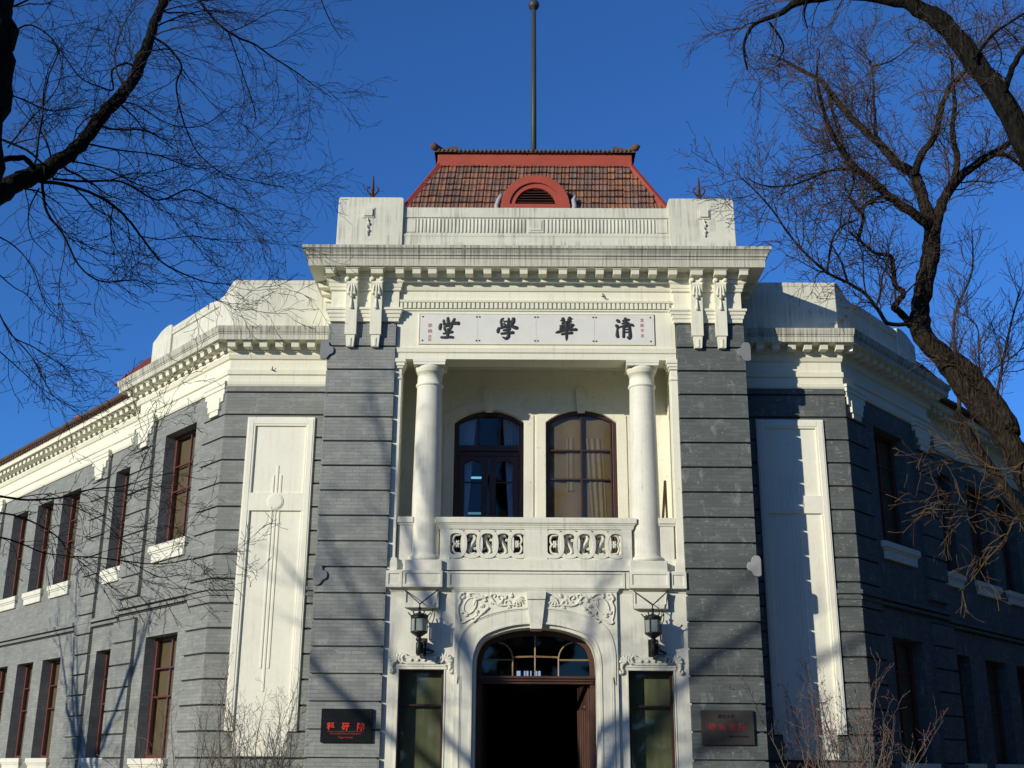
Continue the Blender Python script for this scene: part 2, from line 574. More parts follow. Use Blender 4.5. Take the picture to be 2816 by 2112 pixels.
def wall(mb, fr, s0, s1, z0, z1, ops, th, mi=0):
    """a solid wall with rectangular openings (a,b,c,d) = s range, z range"""
    ss = sorted({s0, s1, *[o[0] for o in ops], *[o[1] for o in ops]})
    zs = sorted({z0, z1, *[o[2] for o in ops], *[o[3] for o in ops]})
    ss = [s for s in ss if s0 <= s <= s1]
    zs = [z for z in zs if z0 <= z <= z1]
    def hole(s, z):
        return any(o[0] < s < o[1] and o[2] < z < o[3] for o in ops)
    for i in range(len(ss) - 1):
        for j in range(len(zs) - 1):
            a, b, c, d = ss[i], ss[i + 1], zs[j], zs[j + 1]
            if hole((a + b) / 2, (c + d) / 2):
                continue
            mb.add([fr.p(a, 0, c), fr.p(b, 0, c), fr.p(b, 0, d), fr.p(a, 0, d)], [(0, 1, 2, 3)], mi)
            mb.add([fr.p(a, -th, c), fr.p(b, -th, c), fr.p(b, -th, d), fr.p(a, -th, d)], [(0, 1, 2, 3)], mi)
    for a, b, c, d in ops + [(s0, s1, z0, z1)]:
        mb.add([fr.p(s, e, z) for e in (0, -th) for s, z in ((a, c), (b, c), (b, d), (a, d))],
               [(0, 1, 5, 4), (1, 2, 6, 5), (2, 3, 7, 6), (3, 0, 4, 7)], mi)

ZK = [9.36 - 0.477 * k for k in range(-1, 20)]     # rusticated joint heights
def courses(mb, fr, s0, s1, zlo, zhi, e0, e1, gap=0.018, seed=1, mi=0):
    """projecting rusticated courses between joints"""
    rng = random.Random(seed)
    for k in range(len(ZK) - 1):
        t, b = ZK[k], ZK[k + 1]
        t2, b2 = min(t, zhi), max(b, zlo)
        if t2 - b2 < 0.06:
            continue
        j = rng.uniform(-0.004, 0.004)
        mb.box(fr, s0 - j, s1 + j, e0, e1 + rng.uniform(-0.003, 0.003), b2 + (gap if b2 == b else 0), t2 - (gap if t2 == t else 0), mi)

# ================================================================== ground
gm = MB()
N = 24
gm.add([(-400 + 800 * i / N, -400 + 800 * j / N, 0) for j in range(N + 1) for i in range(N + 1)],
       [(j * (N + 1) + i, j * (N + 1) + i + 1, (j + 1) * (N + 1) + i + 1, (j + 1) * (N + 1) + i) for j in range(N) for i in range(N)])
structure(gm.build('ground', LAWN))
pm = MB()
pm.add([(-3.2, -60, .004), (3.2, -60, .004), (3.2, -1.9, .004), (-3.2, -1.9, .004)], [(0, 1, 2, 3)])
pm.add([(-60, -9, .008), (60, -9, .008), (60, -5, .008), (-60, -5, .008)], [(0, 1, 2, 3)])
structure(pm.build('paved_path', PAVE))

# ================================================================== the building
hall = empty('university_hall', (0, 0, 0))
tag(hall, 'grey brick two storey hall with white stone entrance bay, balcony and red tiled roof', 'building')

def catmull(pts, n=5):
    out = []
    P = [pts[0]] + list(pts) + [pts[-1]]
    for i in range(1, len(P) - 2):
        p0, p1, p2, p3 = (Vector(q) for q in P[i - 1:i + 3])
        for k in range(n):
            t = k / n
            out.append(tuple(0.5 * ((2 * p1) + (p2 - p0) * t + (2 * p0 - 5 * p1 + 4 * p2 - p3) * t * t + (3 * p1 - p0 - 3 * p2 + p3) * t ** 3)))
    out.append(tuple(pts[-1]))
    return out
def mirror_curve(half):
    """half goes from x>0 foot up to x=0 apex"""
    return [tuple(q) for q in half] + [(-q[0], q[1]) for q in reversed(half[:-1])]
def seg_arch(hw, zs, za, cx=0.0, n=12):
    r = (hw * hw + (za - zs) ** 2) / (2 * (za - zs))
    cz = za - r
    a0 = math.asin(hw / r)
    return [(cx + r * math.sin(a0 - 2 * a0 * i / n), cz + r * math.cos(a0 - 2 * a0 * i / n)) for i in range(n + 1)]

# ---- brick piers of the entrance tower
for side in (1, -1):
    fr = Fr((0, 0, 0), (side, 0, 0), (0, -1, 0))
    mb = MB()
    mb.box(fr, 2.775, 4.005, -6.2, -0.05, 0, 9.9)
    courses(mb, fr, 2.73, 4.05, 0, 9.885, -6.2, 0.0, seed=11 + side)
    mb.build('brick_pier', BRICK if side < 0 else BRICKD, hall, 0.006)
    # upper entablature of the pier
    path = [(side * x, y) for x, y in ((2.69, .55), (2.69, 0), (4.03, 0), (4.03, 6.2))]
    eb = MB()
    eb.sweep(path, side, [(-.3, 9.875), (.004, 9.875), (.008, 9.945), (.028, 9.955), (.034, 10.02), (.055, 10.03), (.06, 10.085), (.085, 10.10), (.085, 10.145), (-.3, 10.16)])
    eb.sweep(path, side, [(-.3, 10.155), (-.002, 10.155), (-.002, 10.505), (-.3, 10.505)])
    eb.sweep(path, side, [(-.3, 10.50), (.012, 10.515), (.03, 10.53), (.03, 10.575), (.045, 10.59), (.055, 10.655), (.085, 10.70), (-.3, 10.71)])
    eb.build('pier_entablature', CREAM, hall, 0.004)

# ---- central entablature over the balcony
mb = MB()
mb.sweep([(-2.72, .08), (2.72, .08)], 1, [(-.45, 9.12), (.02, 9.12), (.02, 9.24), (.045, 9.26), (.05, 9.32), (.055, 9.345), (.0, 9.36), (.0, 10.115), (.03, 10.13), (.03, 10.16), (.01, 10.162),
          (.01, 10.292), (.06, 10.294), (.07, 10.34), (.0, 10.352), (.0, 10.54), (.03, 10.55), (.05, 10.6), (.06, 10.64), (.09, 10.70), (-.45, 10.72)])
x = -2.655
while x < 2.66:
    mb.box(FRONT, x - .031, x + .031, -.085, -.024, 10.167, 10.286)
    x += .0889
mb.build('frieze_with_dentils', CREAM, hall, 0.004)

# ---- main cornice of the tower
prof = [(-.6, 10.69), (.08, 10.69), (.08, 10.75), (.12, 10.76), (.12, 10.885), (.40, 10.885), (.405, 11.035), (.42, 11.04), (.42, 11.085), (.445, 11.095), (.455, 11.14), (.495, 11.20), (.52, 11.215), (.522, 11.275), (.02, 11.31), (-.6, 11.31)]
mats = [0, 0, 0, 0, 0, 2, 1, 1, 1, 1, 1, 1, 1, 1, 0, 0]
mb = MB()
mb.sweep([(-4.05, 6.2), (-4.05, 0), (4.05, 0), (4.05, 6.2)], 1, prof, mats)
tower_cornice = mb.build('tower_cornice', [CREAM, STAINED, SMOKED], hall)
MODX = [(-4.035, .20), (-3.6, .28), (-3.115, .28), (-2.67, .19), (-2.34, .19), (-2.03, .2), (-1.67, .19), (-1.31, .18), (-.955, .18), (-.6, .18), (-.245, .18),
        (.125, .185), (.52, .19), (.885, .19), (1.24, .185), (1.58, .185), (1.93, .185), (2.275, .19), (2.665, .2), (3.13, .28), (3.59, .28), (4.05, .2)]
def modillion(fr, s, wd, e0, e1, z1, h, parent):
    m = MB()
    m.prism(fr.turned(s), [(e0, z1 - h), (e1 - .045, z1 - h), (e1 - .02, z1 - .035), (e1 - .02, z1 - .03), (e0, z1 - .03)], -wd * .42, wd * .42)
    m.box(fr, s - wd / 2, s + wd / 2, e0, e1, z1 - .031, z1 + .003)
    return m.build('modillion', CREAM, parent, 0.004)
for x, wd in MODX:
    modillion(FRONT, x, wd, .11, .355, 10.885, .125, tower_cornice)
for side in (1, -1):
    fr = Fr((side * 4.05, 0, 0), (0, 1, 0), (side, 0, 0))
    for k in range(5):
        modillion(fr, .5 + .38 * k, .19, .11, .355, 10.885, .125, tower_cornice)

# ---- scrolled consoles on the pier heads
def console(x):
    m = MB()
    fr = FRONT
    m.prism(fr.turned(x), [(-.02, 10.70), (.19, 10.70), (.205, 10.6), (.17, 10.5), (.13, 10.2), (.105, 9.57), (-.02, 9.57)], -.11, .11)
    m.prism(fr, [(x - .105, 9.58), (x + .105, 9.58), (x + .088, 9.56), (x + .07, 9.325), (x - .07, 9.325), (x - .088, 9.56)], -.02, .085)
    m.box(fr, x - .02, x + .02, .08, .10, 9.34, 9.5)
    for sg in (-1, 1):     # volutes
        pts, rad = [], []
        for k in range(18):
            a = -math.pi * .4 + k * .36
            r = .072 * (1 - k / 22)
            pts.append(fr.p(x + sg * (.085 + r * math.cos(a) * .75), .195, 10.685 + r * math.sin(a) * .85))
            rad.append(.021 * (1 - k / 40))
        m.tube(pts, rad, 6)
        m.tube([fr.p(x + sg * .09, .14, 10.69), fr.p(x + sg * .09, .235, 10.69)], .038, 8)
    c = m.build('console', CREAM, hall, 0.004)
    m = MB()
    for dx, z0, z1, r in ((-.055, 10.62, 10.36, .022), (0, 10.62, 10.30, .026), (.055, 10.62, 10.36, .022), (0, 10.29, 10.08, .026)):
        e = .19 if z0 > 10.5 else .155
        m.tube([fr.p(x + dx * .6, e, z0), fr.p(x + dx, e, (z0 + z1) / 2), fr.p(x + dx * 1.1, e - .015, z1 + .03), fr.p(x + dx * 1.1, e - .02, z1)], [r * .5, r * .75, r * 1.35, r * .5], 6)
        for q in (-1, 1):
            m.tube([fr.p(x + dx, e, z1 + .08), fr.p(x + dx + q * .035, e, z1 + .01)], [.012, .008], 5)
    m.build('husk_drop', CREAM, c)
for x in (-3.61, -3.125, 3.135, 3.6):
    console(x)

# ---- parapet of the tower
for side in (1, -1):
    fr = Fr((0, 0, 0), (side, 0, 0), (0, -1, 0))
    mb = MB()
    mb.prism(fr, [(2.70, 11.25), (4.03, 11.25), (4.015, 12.615), (3.98, 12.64), (2.73, 12.64), (2.69, 12.60)], -1.5, -.15)
    mb.box(fr, 3.3, 4.0, -6, -1.45, 11.25, 12.2)
    blk = mb.build('parapet_block', PARAPET, hall, 0.008)
    m = MB()
    c, zc = 3.40 * side, 12.29
    m.box(FRONT, c - .12, c + .12, -.17, -.13, zc - .115, zc + .115)
    m.prism(FRONT, [(c - .085, zc - .08), (c + .085, zc - .08), (c + .085, zc + .08), (c - .085, zc + .08)], -.14, -.10)
    for k, (dx, r) in enumerate(((0, .02), (.018, .028), (-.014, .026), (.012, .03), (.0, .022))):
        z = zc - .17 - .075 * k
        m.tube([FRONT.p(c + dx - .02, -.14, z + .05), FRONT.p(c + dx, -.12, z), FRONT.p(c + dx + .012, -.14, z - .05)], [r * .4, r, r * .3], 6)
    m.build('carved_boss', PARAPET, blk)
    # rusty iron finial
    m = MB()
    b = Vector((side * 3.36, .34, 12.6))
    m.tube([b, b + Vector((0, 0, .16))], [.05, .04], 8)
    m.tube([b + Vector((0, 0, .1)), b + Vector((0, 0, .46)), b + Vector((0, 0, .62))], [.034, .026, .010], 6)
    for q in (-1, 1):
        m.tube([b + Vector((q * .01, 0, .16)), b + Vector((q * .10, 0, .26)), b + Vector((q * .12, 0, .33)), b + Vector((q * .06, 0, .38))], [.02, .02, .018, .012], 5)
        m.tube([b + Vector((q * .01, 0, .10)), b + Vector((q * .10, 0, .02))], [.018, .012], 5)
    m.build('iron_finial', RUST, hall)
mb = MB()
mb.sweep([(-2.72, .25), (2.72, .25)], 1, [(-.4, 11.25), (.05, 11.25), (.05, 11.79), (.06, 11.80), (.06, 11.84), (.035, 11.85), (.035, 11.88), (.0, 11.89), (.0, 12.22), (.03, 12.23), (.03, 12.44), (.02, 12.455), (-.4, 12.47)],
         [0] * 8 + [0] * 5)
def rib(x):
    mb.tube([(x, .25, 11.905), (x, .25, 12.205)], .024, 8)
for sg in (-1, 1):
    for k in range(30):
        rib(sg * (.235 + k * .0745))
    mb.box(FRONT, sg * 2.555 - .115, sg * 2.555 + .115, -.27, -.232, 11.905, 12.205)
mb.box(FRONT, -.16, .16, -.27, -.225, 11.90, 12.205)
mb.box(FRONT, -.12, .12, -.23, -.21, 11.94, 12.165)
mb.build('fluted_parapet', PARAPET, hall, 0.005)

# ---- the red tiled roof
RC = Vector((0, 3.72, 0))
def hw(z):
    return 2.955 - .49 * (z - 12.4)
roof = MB()
for q in range(4):
    a = q * math.pi / 2
    d = Vector((math.sin(a), -math.cos(a), 0))
    u = Vector((math.cos(a), math.sin(a), 0))
    z0, z1 = 12.2, 14.45
    h0, h1 = hw(z0) - .03, hw(z1) - .03
    roof.add([RC + d * h0 - u * h0 + Vector((0, 0, z0)), RC + d * h0 + u * h0 + Vector((0, 0, z0)), RC + d * h1 + u * h1 + Vector((0, 0, z1)), RC + d * h1 - u * h1 + Vector((0, 0, z1))], [(0, 1, 2, 3)])
roof_ob = roof.build('tower_roof', REDPAINT, hall)
tl = MB()
rng = random.Random(5)
PAL = [(.22, .108, .066), (.20, .10, .065), (.18, .098, .066), (.165, .10, .072), (.24, .11, .06), (.29, .118, .055), (.26, .112, .057), (.19, .108, .076), (.205, .118, .084)]
for q in range(4):
    a = q * math.pi / 2
    d = Vector((math.sin(a), -math.cos(a), 0))
    u = Vector((math.cos(a), math.sin(a), 0))
    up = (Vector((0, 0, 1)) - d * .49).normalized()
    nn = (d + Vector((0, 0, .49))).normalized()
    row = 0
    z = 12.36
    while z < 14.14:
        h = hw(z)
        o = RC + d * h + Vector((0, 0, z))
        x = -h + .10 + (.082 if row % 2 else 0)
        while x < h - .09:
            wd = .158
            lift = .046 + rng.uniform(-.012, .014)
            L = .255
            bumps = (0, .022, .010, .0, .010, .022, 0)
            k = len(bumps)
            tw = rng.uniform(-.014, .014)
            lo = [o + u * (x + wd * (i / (k - 1) - .5)) + up * tw + nn * (lift + bumps[i]) for i in range(k)]
            hi = [o + u * (x + wd * (i / (k - 1) - .5)) + up * (L + tw) + nn * (bumps[i] * .8 + .004) for i in range(k)]
            lip = [v - nn * .03 for v in lo]
            n0 = len(tl.f)
            tl.add(lo + hi + lip, [(i, i + 1, k + i + 1, k + i) for i in range(k - 1)] + [(i, i + 1, 2 * k + i + 1, 2 * k + i) for i in range(k - 1)] + [(0, k, 2 * k), (k - 1, 2 * k - 1, 3 * k - 1)], 0)
            t = rng.choice(PAL)
            f = rng.uniform(.8, 1.15)
            tl.tint += [(t[0] * f, t[1] * f, t[2] * f, 1)] * (len(tl.f) - n0)
            x += .165
        z += .192
        row += 1
tl.build('clay_tiles', TILE, roof_ob)
tr_ = MB()
for q in range(4):     # hip boards, top band
    a = q * math.pi / 2
    d = Vector((math.sin(a), -math.cos(a), 0))
    u = Vector((math.cos(a), math.sin(a), 0))
    def cp(z, g=0.0):
        h = hw(z) + g
        return RC + (d + u) * h + Vector((0, 0, z))
    tr_.tube([cp(12.2, .0), cp(14.2, .0)], .085, 4)
    f = Fr(RC, u, d)
    h = hw(14.19)
    tr_.prism(Fr(RC - u * (h + .05), d, u), [(h - .12, 14.13), (h + .085, 14.13), (h + .06, 14.29), (h + .06, 14.45), (h - .12, 14.45)], 0, 2 * h + .10)
tr_.build('red_hip_and_band_trim', REDPAINT, roof_ob, 0.008)
cap = MB()
for q in range(4):
    a = q * math.pi / 2
    d = Vector((math.sin(a), -math.cos(a), 0))
    u = Vector((math.cos(a), math.sin(a), 0))
    h = hw(14.19) + .13
    x = -h + .10
    while x < h - .05:
        o = RC + d * (h - .02) + u * x + Vector((0, 0, 14.475 + rng.uniform(-.008, .008)))
        cap.tube([o + d * .03 - Vector((0, 0, .0)), o - d * .42 + Vector((0, 0, .10))], [.037, .033], 7)
        x += .093
    cap.prism(Fr(RC - u * h, d, u), [(h - .5, 14.44), (h - .01, 14.44), (h - .01, 14.472), (h - .5, 14.60)], 0, 2 * h)
    c = RC + (d + u) * h + Vector((0, 0, 14.50))
    o_ = (d + u).normalized()
    cap.tube([c - o_ * .6 + Vector((0, 0, .12)), c - o_ * .25 + Vector((0, 0, .05)), c + o_ * .02 + Vector((0, 0, .06)), c + o_ * .07 + Vector((0, 0, .11))], [.05, .06, .085, .07], 8)
cap.add([RC + Vector((sx * 1.75, sy * 1.75, 14.595)) for sx, sy in ((-1, -1), (1, -1), (1, 1), (-1, 1))], [(0, 1, 2, 3)])
cap.build('ridge_cap_tiles', ROOFT, roof_ob)
# eyebrow dormer
dm = MB()
def semi(r, n=24, cz=12.79, zb=12.5):
    return [(r, zb)] + [(r * math.cos(math.pi * i / n), cz + r * math.sin(math.pi * i / n)) for i in range(n + 1)] + [(-r, zb)]
dm.band(FRONT, semi(.54), semi(.72), -1.6, -.80)
dm.band(FRONT, semi(.43), semi(.545), -1.5, -.84)
dm.box(FRONT, -.73, .73, -.83, -.79, 12.45, 12.83)
dorm = dm.build('arched_dormer', REDPAINT, roof_ob, 0.008)
dm = MB()
for k in range(7):
    z = 12.86 + k * .06
    w_ = math.sqrt(max(0.0, .44 ** 2 - (z - 12.79) ** 2))
    dm.prism(Fr((-w_, 0, 0), (0, 1, 0), (1, 0, 0)), [(.87, z - .012), (.875, z - .024), (.97, z + .03), (.965, z + .042)], 0, 2 * w_)
dm.build('louvre', DOORW, roof_ob)
dm = MB()
dm.prism(FRONT, [(.43 * math.cos(math.pi * i / 16), 12.79 + .43 * math.sin(math.pi * i / 16)) for i in range(17)], -1.05, -1.0)
dm.build('louvre_backing', INTERIOR, roof_ob)
dm = MB()
rng = random.Random(8)
for sg in (-1, 1):
    dm.tube([(sg * .79, .86, 12.6), (sg * .82, .84, 12.8), (sg * (.80 if sg > 0 else .78), .88, 12.95), (sg * (.84 if sg > 0 else .72), .93, 13.08)], [.05, .055, .05, .03] if sg > 0 else [.045, .05, .05, .06], 7)
dm.build('mortar_flashing', CLOUDW, roof_ob)

# ---- flagpole stands on the roof
fp = MB()
fp.tube([(0, 3.7, 14.5), (0, 3.7, 17), (0, 3.7, 19.72)], [.072, .066, .056], 10)
pole = empty('flagpole', (0, 3.7, 14.5))
tag(pole, 'tall grey flagpole with ball finial rising from the red roof', 'flagpole')
fp.build('pole', POLE, pole, loc=(0, 3.7, 14.5))
fp = MB()
fp.lathe((0, 3.7, 19.80), [(.002, -.142)] + [(.14 * math.cos(t * math.pi / 16), .14 * math.sin(t * math.pi / 16)) for t in range(-7, 8)] + [(.002, .142)], 14)
fp.lathe((0, 3.7, 19.66), [(.05, 0), (.08, .01), (.08, .03), (.05, .05)], 12)
fp.build('ball_finial', POLE, pole, loc=(0, 3.7, 19.7))

# ---- balcony recess: back wall, side walls, ceiling, floor
BY = 1.6
back = Fr((0, BY, 0), (1, 0, 0), (0, -1, 0))
mb = MB()
OPW = [(-1.645, -.225), (.225, 1.665)]
ops = [(a, b, 5.06, 8.57) for a, b in OPW]
wall(mb, back, -2.74, 2.74, 4.9, 9.75, ops, .4)
for a, b in OPW:
    c, h = (a + b) / 2, (b - a) / 2
    arc = seg_arch(h, 8.30, 8.565, c)
    mb.band(back, arc, [(s, 8.575) for s, z in arc], -.4, -.0005)
mb.build('loggia_back_wall', PLASTER, hall)
for a, b in OPW:
    c, h = (a + b) / 2, (b - a) / 2
    m = MB()
    inner = [(c + h + .005, 5.07)] + seg_arch(h + .005, 8.30, 8.57, c) + [(c - h - .005, 5.07)]
    outer = [(c + h + .20, 5.07)] + seg_arch(h + .20, 8.44, 8.745, c) + [(c - h - .20, 5.07)]
    m.band(back, inner, outer, -.01, .022)
    m.prism(back, [(c - .075, 8.50), (c + .075, 8.50), (c + .115, 8.94), (c - .115, 8.94)], -.01, .07)
    m.prism(back, [(c + .13 * math.cos(math.pi * i / 10), 8.945 + .11 * math.sin(math.pi * i / 10)) for i in range(11)], -.01, .05)
    m.build('window_hood', PLASTER, hall, 0.004)
mb = MB()
for sg in (-1, 1):
    fr = Fr((0, 0, 0), (sg, 0, 0), (0, -1, 0))
    mb.box(fr, 2.695, 2.745, -1.62, -.10, 4.95, 9.6)
mb.box(FRONT, -2.74, 2.74, -1.62, -.50, 9.5, 9.62)
mb.sweep([(-2.69, .55), (-2.69, 1.595), (2.69, 1.595), (2.69, .55)], 1, [(0, 9.5), (0, 9.42), (.02, 9.42), (.05, 9.47), (.08, 9.5)])
mb.build('loggia_side_walls', PLASTER, hall)
mb = MB()
mb.box(FRONT, -2.74, 2.74, -1.62, -.06, 4.85, 5.03)
mb.build('balcony_floor', PLASTER, hall)

# pilasters at the sides of the recess
for side in (1, -1):
    fr = Fr((0, 0, 0), (side, 0, 0), (0, -1, 0))
    m = MB()
    m.box(fr, 2.595, 2.735, -.35, -.085, 5.2, 9.0)
    m.box(fr, 2.585, 2.735, -.36, -.06, 8.72, 8.76)
    m.box(fr, 2.57, 2.735, -.37, -.05, 8.93, 8.985)
    m.box(fr, 2.54, 2.735, -.38, -.03, 8.98, 9.05)
    m.box(fr, 2.52, 2.735, -.40, -.01, 9.045, 9.125)
    m.box(fr, 2.55, 2.735, -.38, -.05, 5.0, 5.20)
    m.box(fr, 2.56, 2.735, -.38, -.06, 5.195, 5.255)
    m.build('pilaster', PLASTER, hall, 0.006)

# ---- columns
def column(x):
    y = .30
    root = MB()
    prof = []
    for k in range(13):
        t = k / 12
        prof.append((.275 - .032 * t ** 1.6, 5.36 + (8.60 - 5.36) * t))
    root.lathe((x, y, 0), [(.29, 5.2), (.325, 5.21), (.335, 5.25), (.325, 5.29), (.295, 5.30), (.285, 5.325)] + prof, 32)
    col = root.build('column', LOWER, hall)
    m = MB()
    m.lathe((x, y, 0), [(.243, 8.60), (.265, 8.615), (.27, 8.635), (.262, 8.66), (.243, 8.67), (.238, 8.86), (.252, 8.862), (.252, 8.885), (.262, 8.887), (.262, 8.905), (.275, 8.925), (.287, 8.955), (.29, 8.98), (.285, 9.0), (.26, 9.005)], 32)
    m.box(FRONT, x - .305, x + .305, -y - .30, -y + .285, 9.0, 9.06)
    m.box(FRONT, x - .315, x + .315, -y - .31, -y + .292, 9.055, 9.123)
    m.build('capital', PLASTER, col)
    m = MB()
    m.box(FRONT, x - .345, x + .345, -.66, .03, 4.98, 5.205)
    m.build('plinth', LOWER, col, 0.01)
column(-2.065)
column(2.06)

# ---- balustrade
bal = MB()
bal.box(FRONT, -1.80, 1.80, -.26, -.06, 5.0, 5.235)
for a, b in ((-1.775, -1.585), (-.215, .215), (1.585, 1.775)):
    bal.box(FRONT, a, b, -.25, -.10, 5.235, 5.84)
for c in (-.9, .9):
    bal.box(FRONT, c - .70, c + .70, -.23, -.12, 5.235, 5.275)
    bal.box(FRONT, c - .70, c + .70, -.23, -.12, 5.775, 5.84)
bal.sweep([(-1.80, .22), (-1.80, .1), (1.80, .1), (1.80, .22)], 1, [(-.15, 5.80), (.005, 5.80), (.01, 5.83), (.02, 5.84), (.02, 5.865), (.035, 5.875), (.045, 5.90), (.065, 5.91), (.07, 5.995), (.055, 6.015), (-.17, 6.015)], [0] * 5 + [0] + [0] * 5)
balustrade = bal.build('balustrade', LOWER, hall, 0.005)
for c in (-.9, .9):
    m = MB()
    for k in range(-2, 3):
        cx = c + k * .291
        def se(a, b, n=40):
            o = []
            for i in range(n):
                t = 2 * math.pi * i / n
                ct, st = math.cos(t), math.sin(t)
                o.append((cx + a * math.copysign(abs(ct) ** .75, ct), 5.525 + b * math.copysign(abs(st) ** .8, st)))
            return o
        inn, out = se(.142, .196), se(.208, .268)
        if abs(k) == 2:      # the end links run into the frame
            sgn = 1 if k > 0 else -1
            lim = c + sgn * .69
            inn = [(min(s, lim) if sgn > 0 else max(s, lim), z) for s, z in inn]
            out = [(min(s, lim + .004) if sgn > 0 else max(s, lim - .004), z) for s, z in out]
        e = -.118 - (.008 if k % 2 else 0)
        m.band(FRONT, inn, out, e - .085, e + .022, closed=True)
    m.build('ring_panel', LOWER, balustrade, 0.006)
    m = MB()
    for k in (-1, 0, 1):
        cx = c + k * .291
        fl = -1 if (k == -1) == (c < 0) else 1
        sc_ = [(.045, .17), (-.03, .175), (-.055, .11), (-.02, .04), (.02, -.04), (.05, -.11), (.02, -.175), (-.06, -.17)]
        for off, rr in ((0, .026), (.042, .018), (-.042, .016)):
            pts = catmull([(cx + fl * (x + off * (1 if abs(z) < .12 else .3)), .185 + abs(off), 5.525 + z * (1 - abs(off) * 3)) for x, z in sc_], 4)
            m.tube(pts, rr, 6)
        for sx, sz in ((.062, .08), (-.062, -.08)):
            pts = [(cx + fl * sx + .026 * (1 - i / 14) * math.cos(i * .8), .18, 5.525 + sz + .028 * (1 - i / 14) * math.sin(i * .8)) for i in range(10)]
            m.tube(pts, .011, 5)
    for k in (-2, 2):
        cx = c + k * .291 - math.copysign(.03, k)
        sg = 1 if k > 0 else -1
        pts = catmull([(cx - sg * .05, .15, 5.525 + .175), (cx + sg * .05, .15, 5.525 + .16), (cx + sg * .085, .15, 5.525 + .07), (cx + sg * .055, .15, 5.525), (cx + sg * .085, .15, 5.525 - .07), (cx + sg * .05, .15, 5.525 - .16), (cx - sg * .05, .15, 5.525 - .175)], 4)
        m.tube(pts, .022, 6)
        for j in range(6):
            a = j * math.pi / 3
            m.tube([(cx, .145, 5.525), (cx + .03 * math.cos(a), .125, 5.525 + .05 * math.sin(a)), (cx + .045 * math.cos(a), .14, 5.525 + .08 * math.sin(a))], [.014, .022, .008], 6)
    m.build('scroll_infill', LOWER, balustrade)
for side in (1, -1):
    m = MB()
    fr = Fr((0, 0, 0), (side, 0, 0), (0, -1, 0))
    m.box(fr, 2.3, 2.56, -.27, -.15, 5.0, 5.9)
    m.box(fr, 2.28, 2.59, -.29, -.13, 5.88, 5.925)
    m.box(fr, 2.28, 2.59, -.30, -.105, 5.92, 6.03)
    m.build('side_rail_wall', LOWER, balustrade, 0.006)
m = MB()
for c in (-.88, .92):
    m.prism(FRONT, [(c - .55, 5.003), (c + .55, 5.003), (c + .43, 5.032), (c - .43, 5.032)], -.1, -.056)
m.build('drain_slot', INTERIOR, balustrade)

# ---- balcony slab with panelled front
m = MB()
m.box(FRONT, -2.735, 2.735, -.6, .0, 4.70, 5.0)
m.box(FRONT, -1.62, 1.62, -.02, .022, 4.955, 4.995)
m.box(FRONT, -1.62, 1.62, -.02, .022, 4.70, 4.75)
for a, b in ((-1.62, -1.56), (1.56, 1.62)):
    m.box(FRONT, a, b, -.02, .0205, 4.749, 4.956)
for side in (1, -1):
    fr = Fr((0, 0, 0), (side, 0, 0), (0, -1, 0))
    for a, b, e in ((1.70, 2.425, .095), (2.44, 2.735, .05)):
        m.box(fr, a, b, -.1, e - .02, 4.70, 5.0)
        m.box(fr, a, b, -.1, e, 4.945, 5.002)
        m.box(fr, a, b, -.1, e, 4.698, 4.755)
        m.box(fr, a, a + .05, -.1, e - .0005, 4.754, 4.946)
        m.box(fr, b - .05, b, -.1, e - .0005, 4.754, 4.946)
m.sweep([(-2.735, .08), (-1.47, .08), (-1.47, .02), (1.47, .02), (1.47, .08), (2.735, .08)], 1, [(-.05, 4.63), (.01, 4.63), (.018, 4.66), (.03, 4.665), (.036, 4.69), (.05, 4.705), (-.05, 4.705)])
m.build('balcony_slab', LOWER, hall, 0.004)
for side in (1, -1):
    fr = Fr((0, 0, 0), (side, 0, 0), (0, -1, 0))
    m = MB()
    m.box(fr, 1.765, 2.385, -.1, .02, 4.335, 4.64)
    for a, b, c, d in ((1.765, 2.385, 4.335, 4.42), (1.765, 1.80, 4.42, 4.64), (2.35, 2.385, 4.42, 4.64)):
        m.box(fr, a, b, -.1, .045, c + .0005, d)
    m.build('panelled_boss', LOWER, hall, 0.005)

# ---- portal below the balcony
ARCH = catmull([(1.14, 0.0), (1.14, 2.9), (1.135, 3.40), (1.10, 3.58), (1.035, 3.735), (.90, 3.865), (.66, 3.965), (.40, 4.03), (.16, 4.055), (0, 4.06)], 4)
def inset(c, d):
    o = []
    for i, q in enumerate(c):
        a, b = Vector(c[max(i - 1, 0)]), Vector(c[min(i + 1, len(c) - 1)])
        t = (b - a).normalized()
        o.append((max(q[0] - t.y * d, 0.0) if i < len(c) - 1 else 0.0, q[1] + (t.x * d if i > 3 else 0)))
    return o
def rect_out(q, hx, zt):
    x, z = q
    if z < 3.4:
        return (hx, z)
    t = min(hx / max(x, 1e-6), (zt - 2.9) / max(z - 2.9, 1e-6))
    return (x * t, 2.9 + (z - 2.9) * t)
corner_i = None
OUT = [rect_out(q, 1.465, 4.64) for q in ARCH]
m = MB()
full_in, full_out = mirror_curve(ARCH), mirror_curve(OUT)
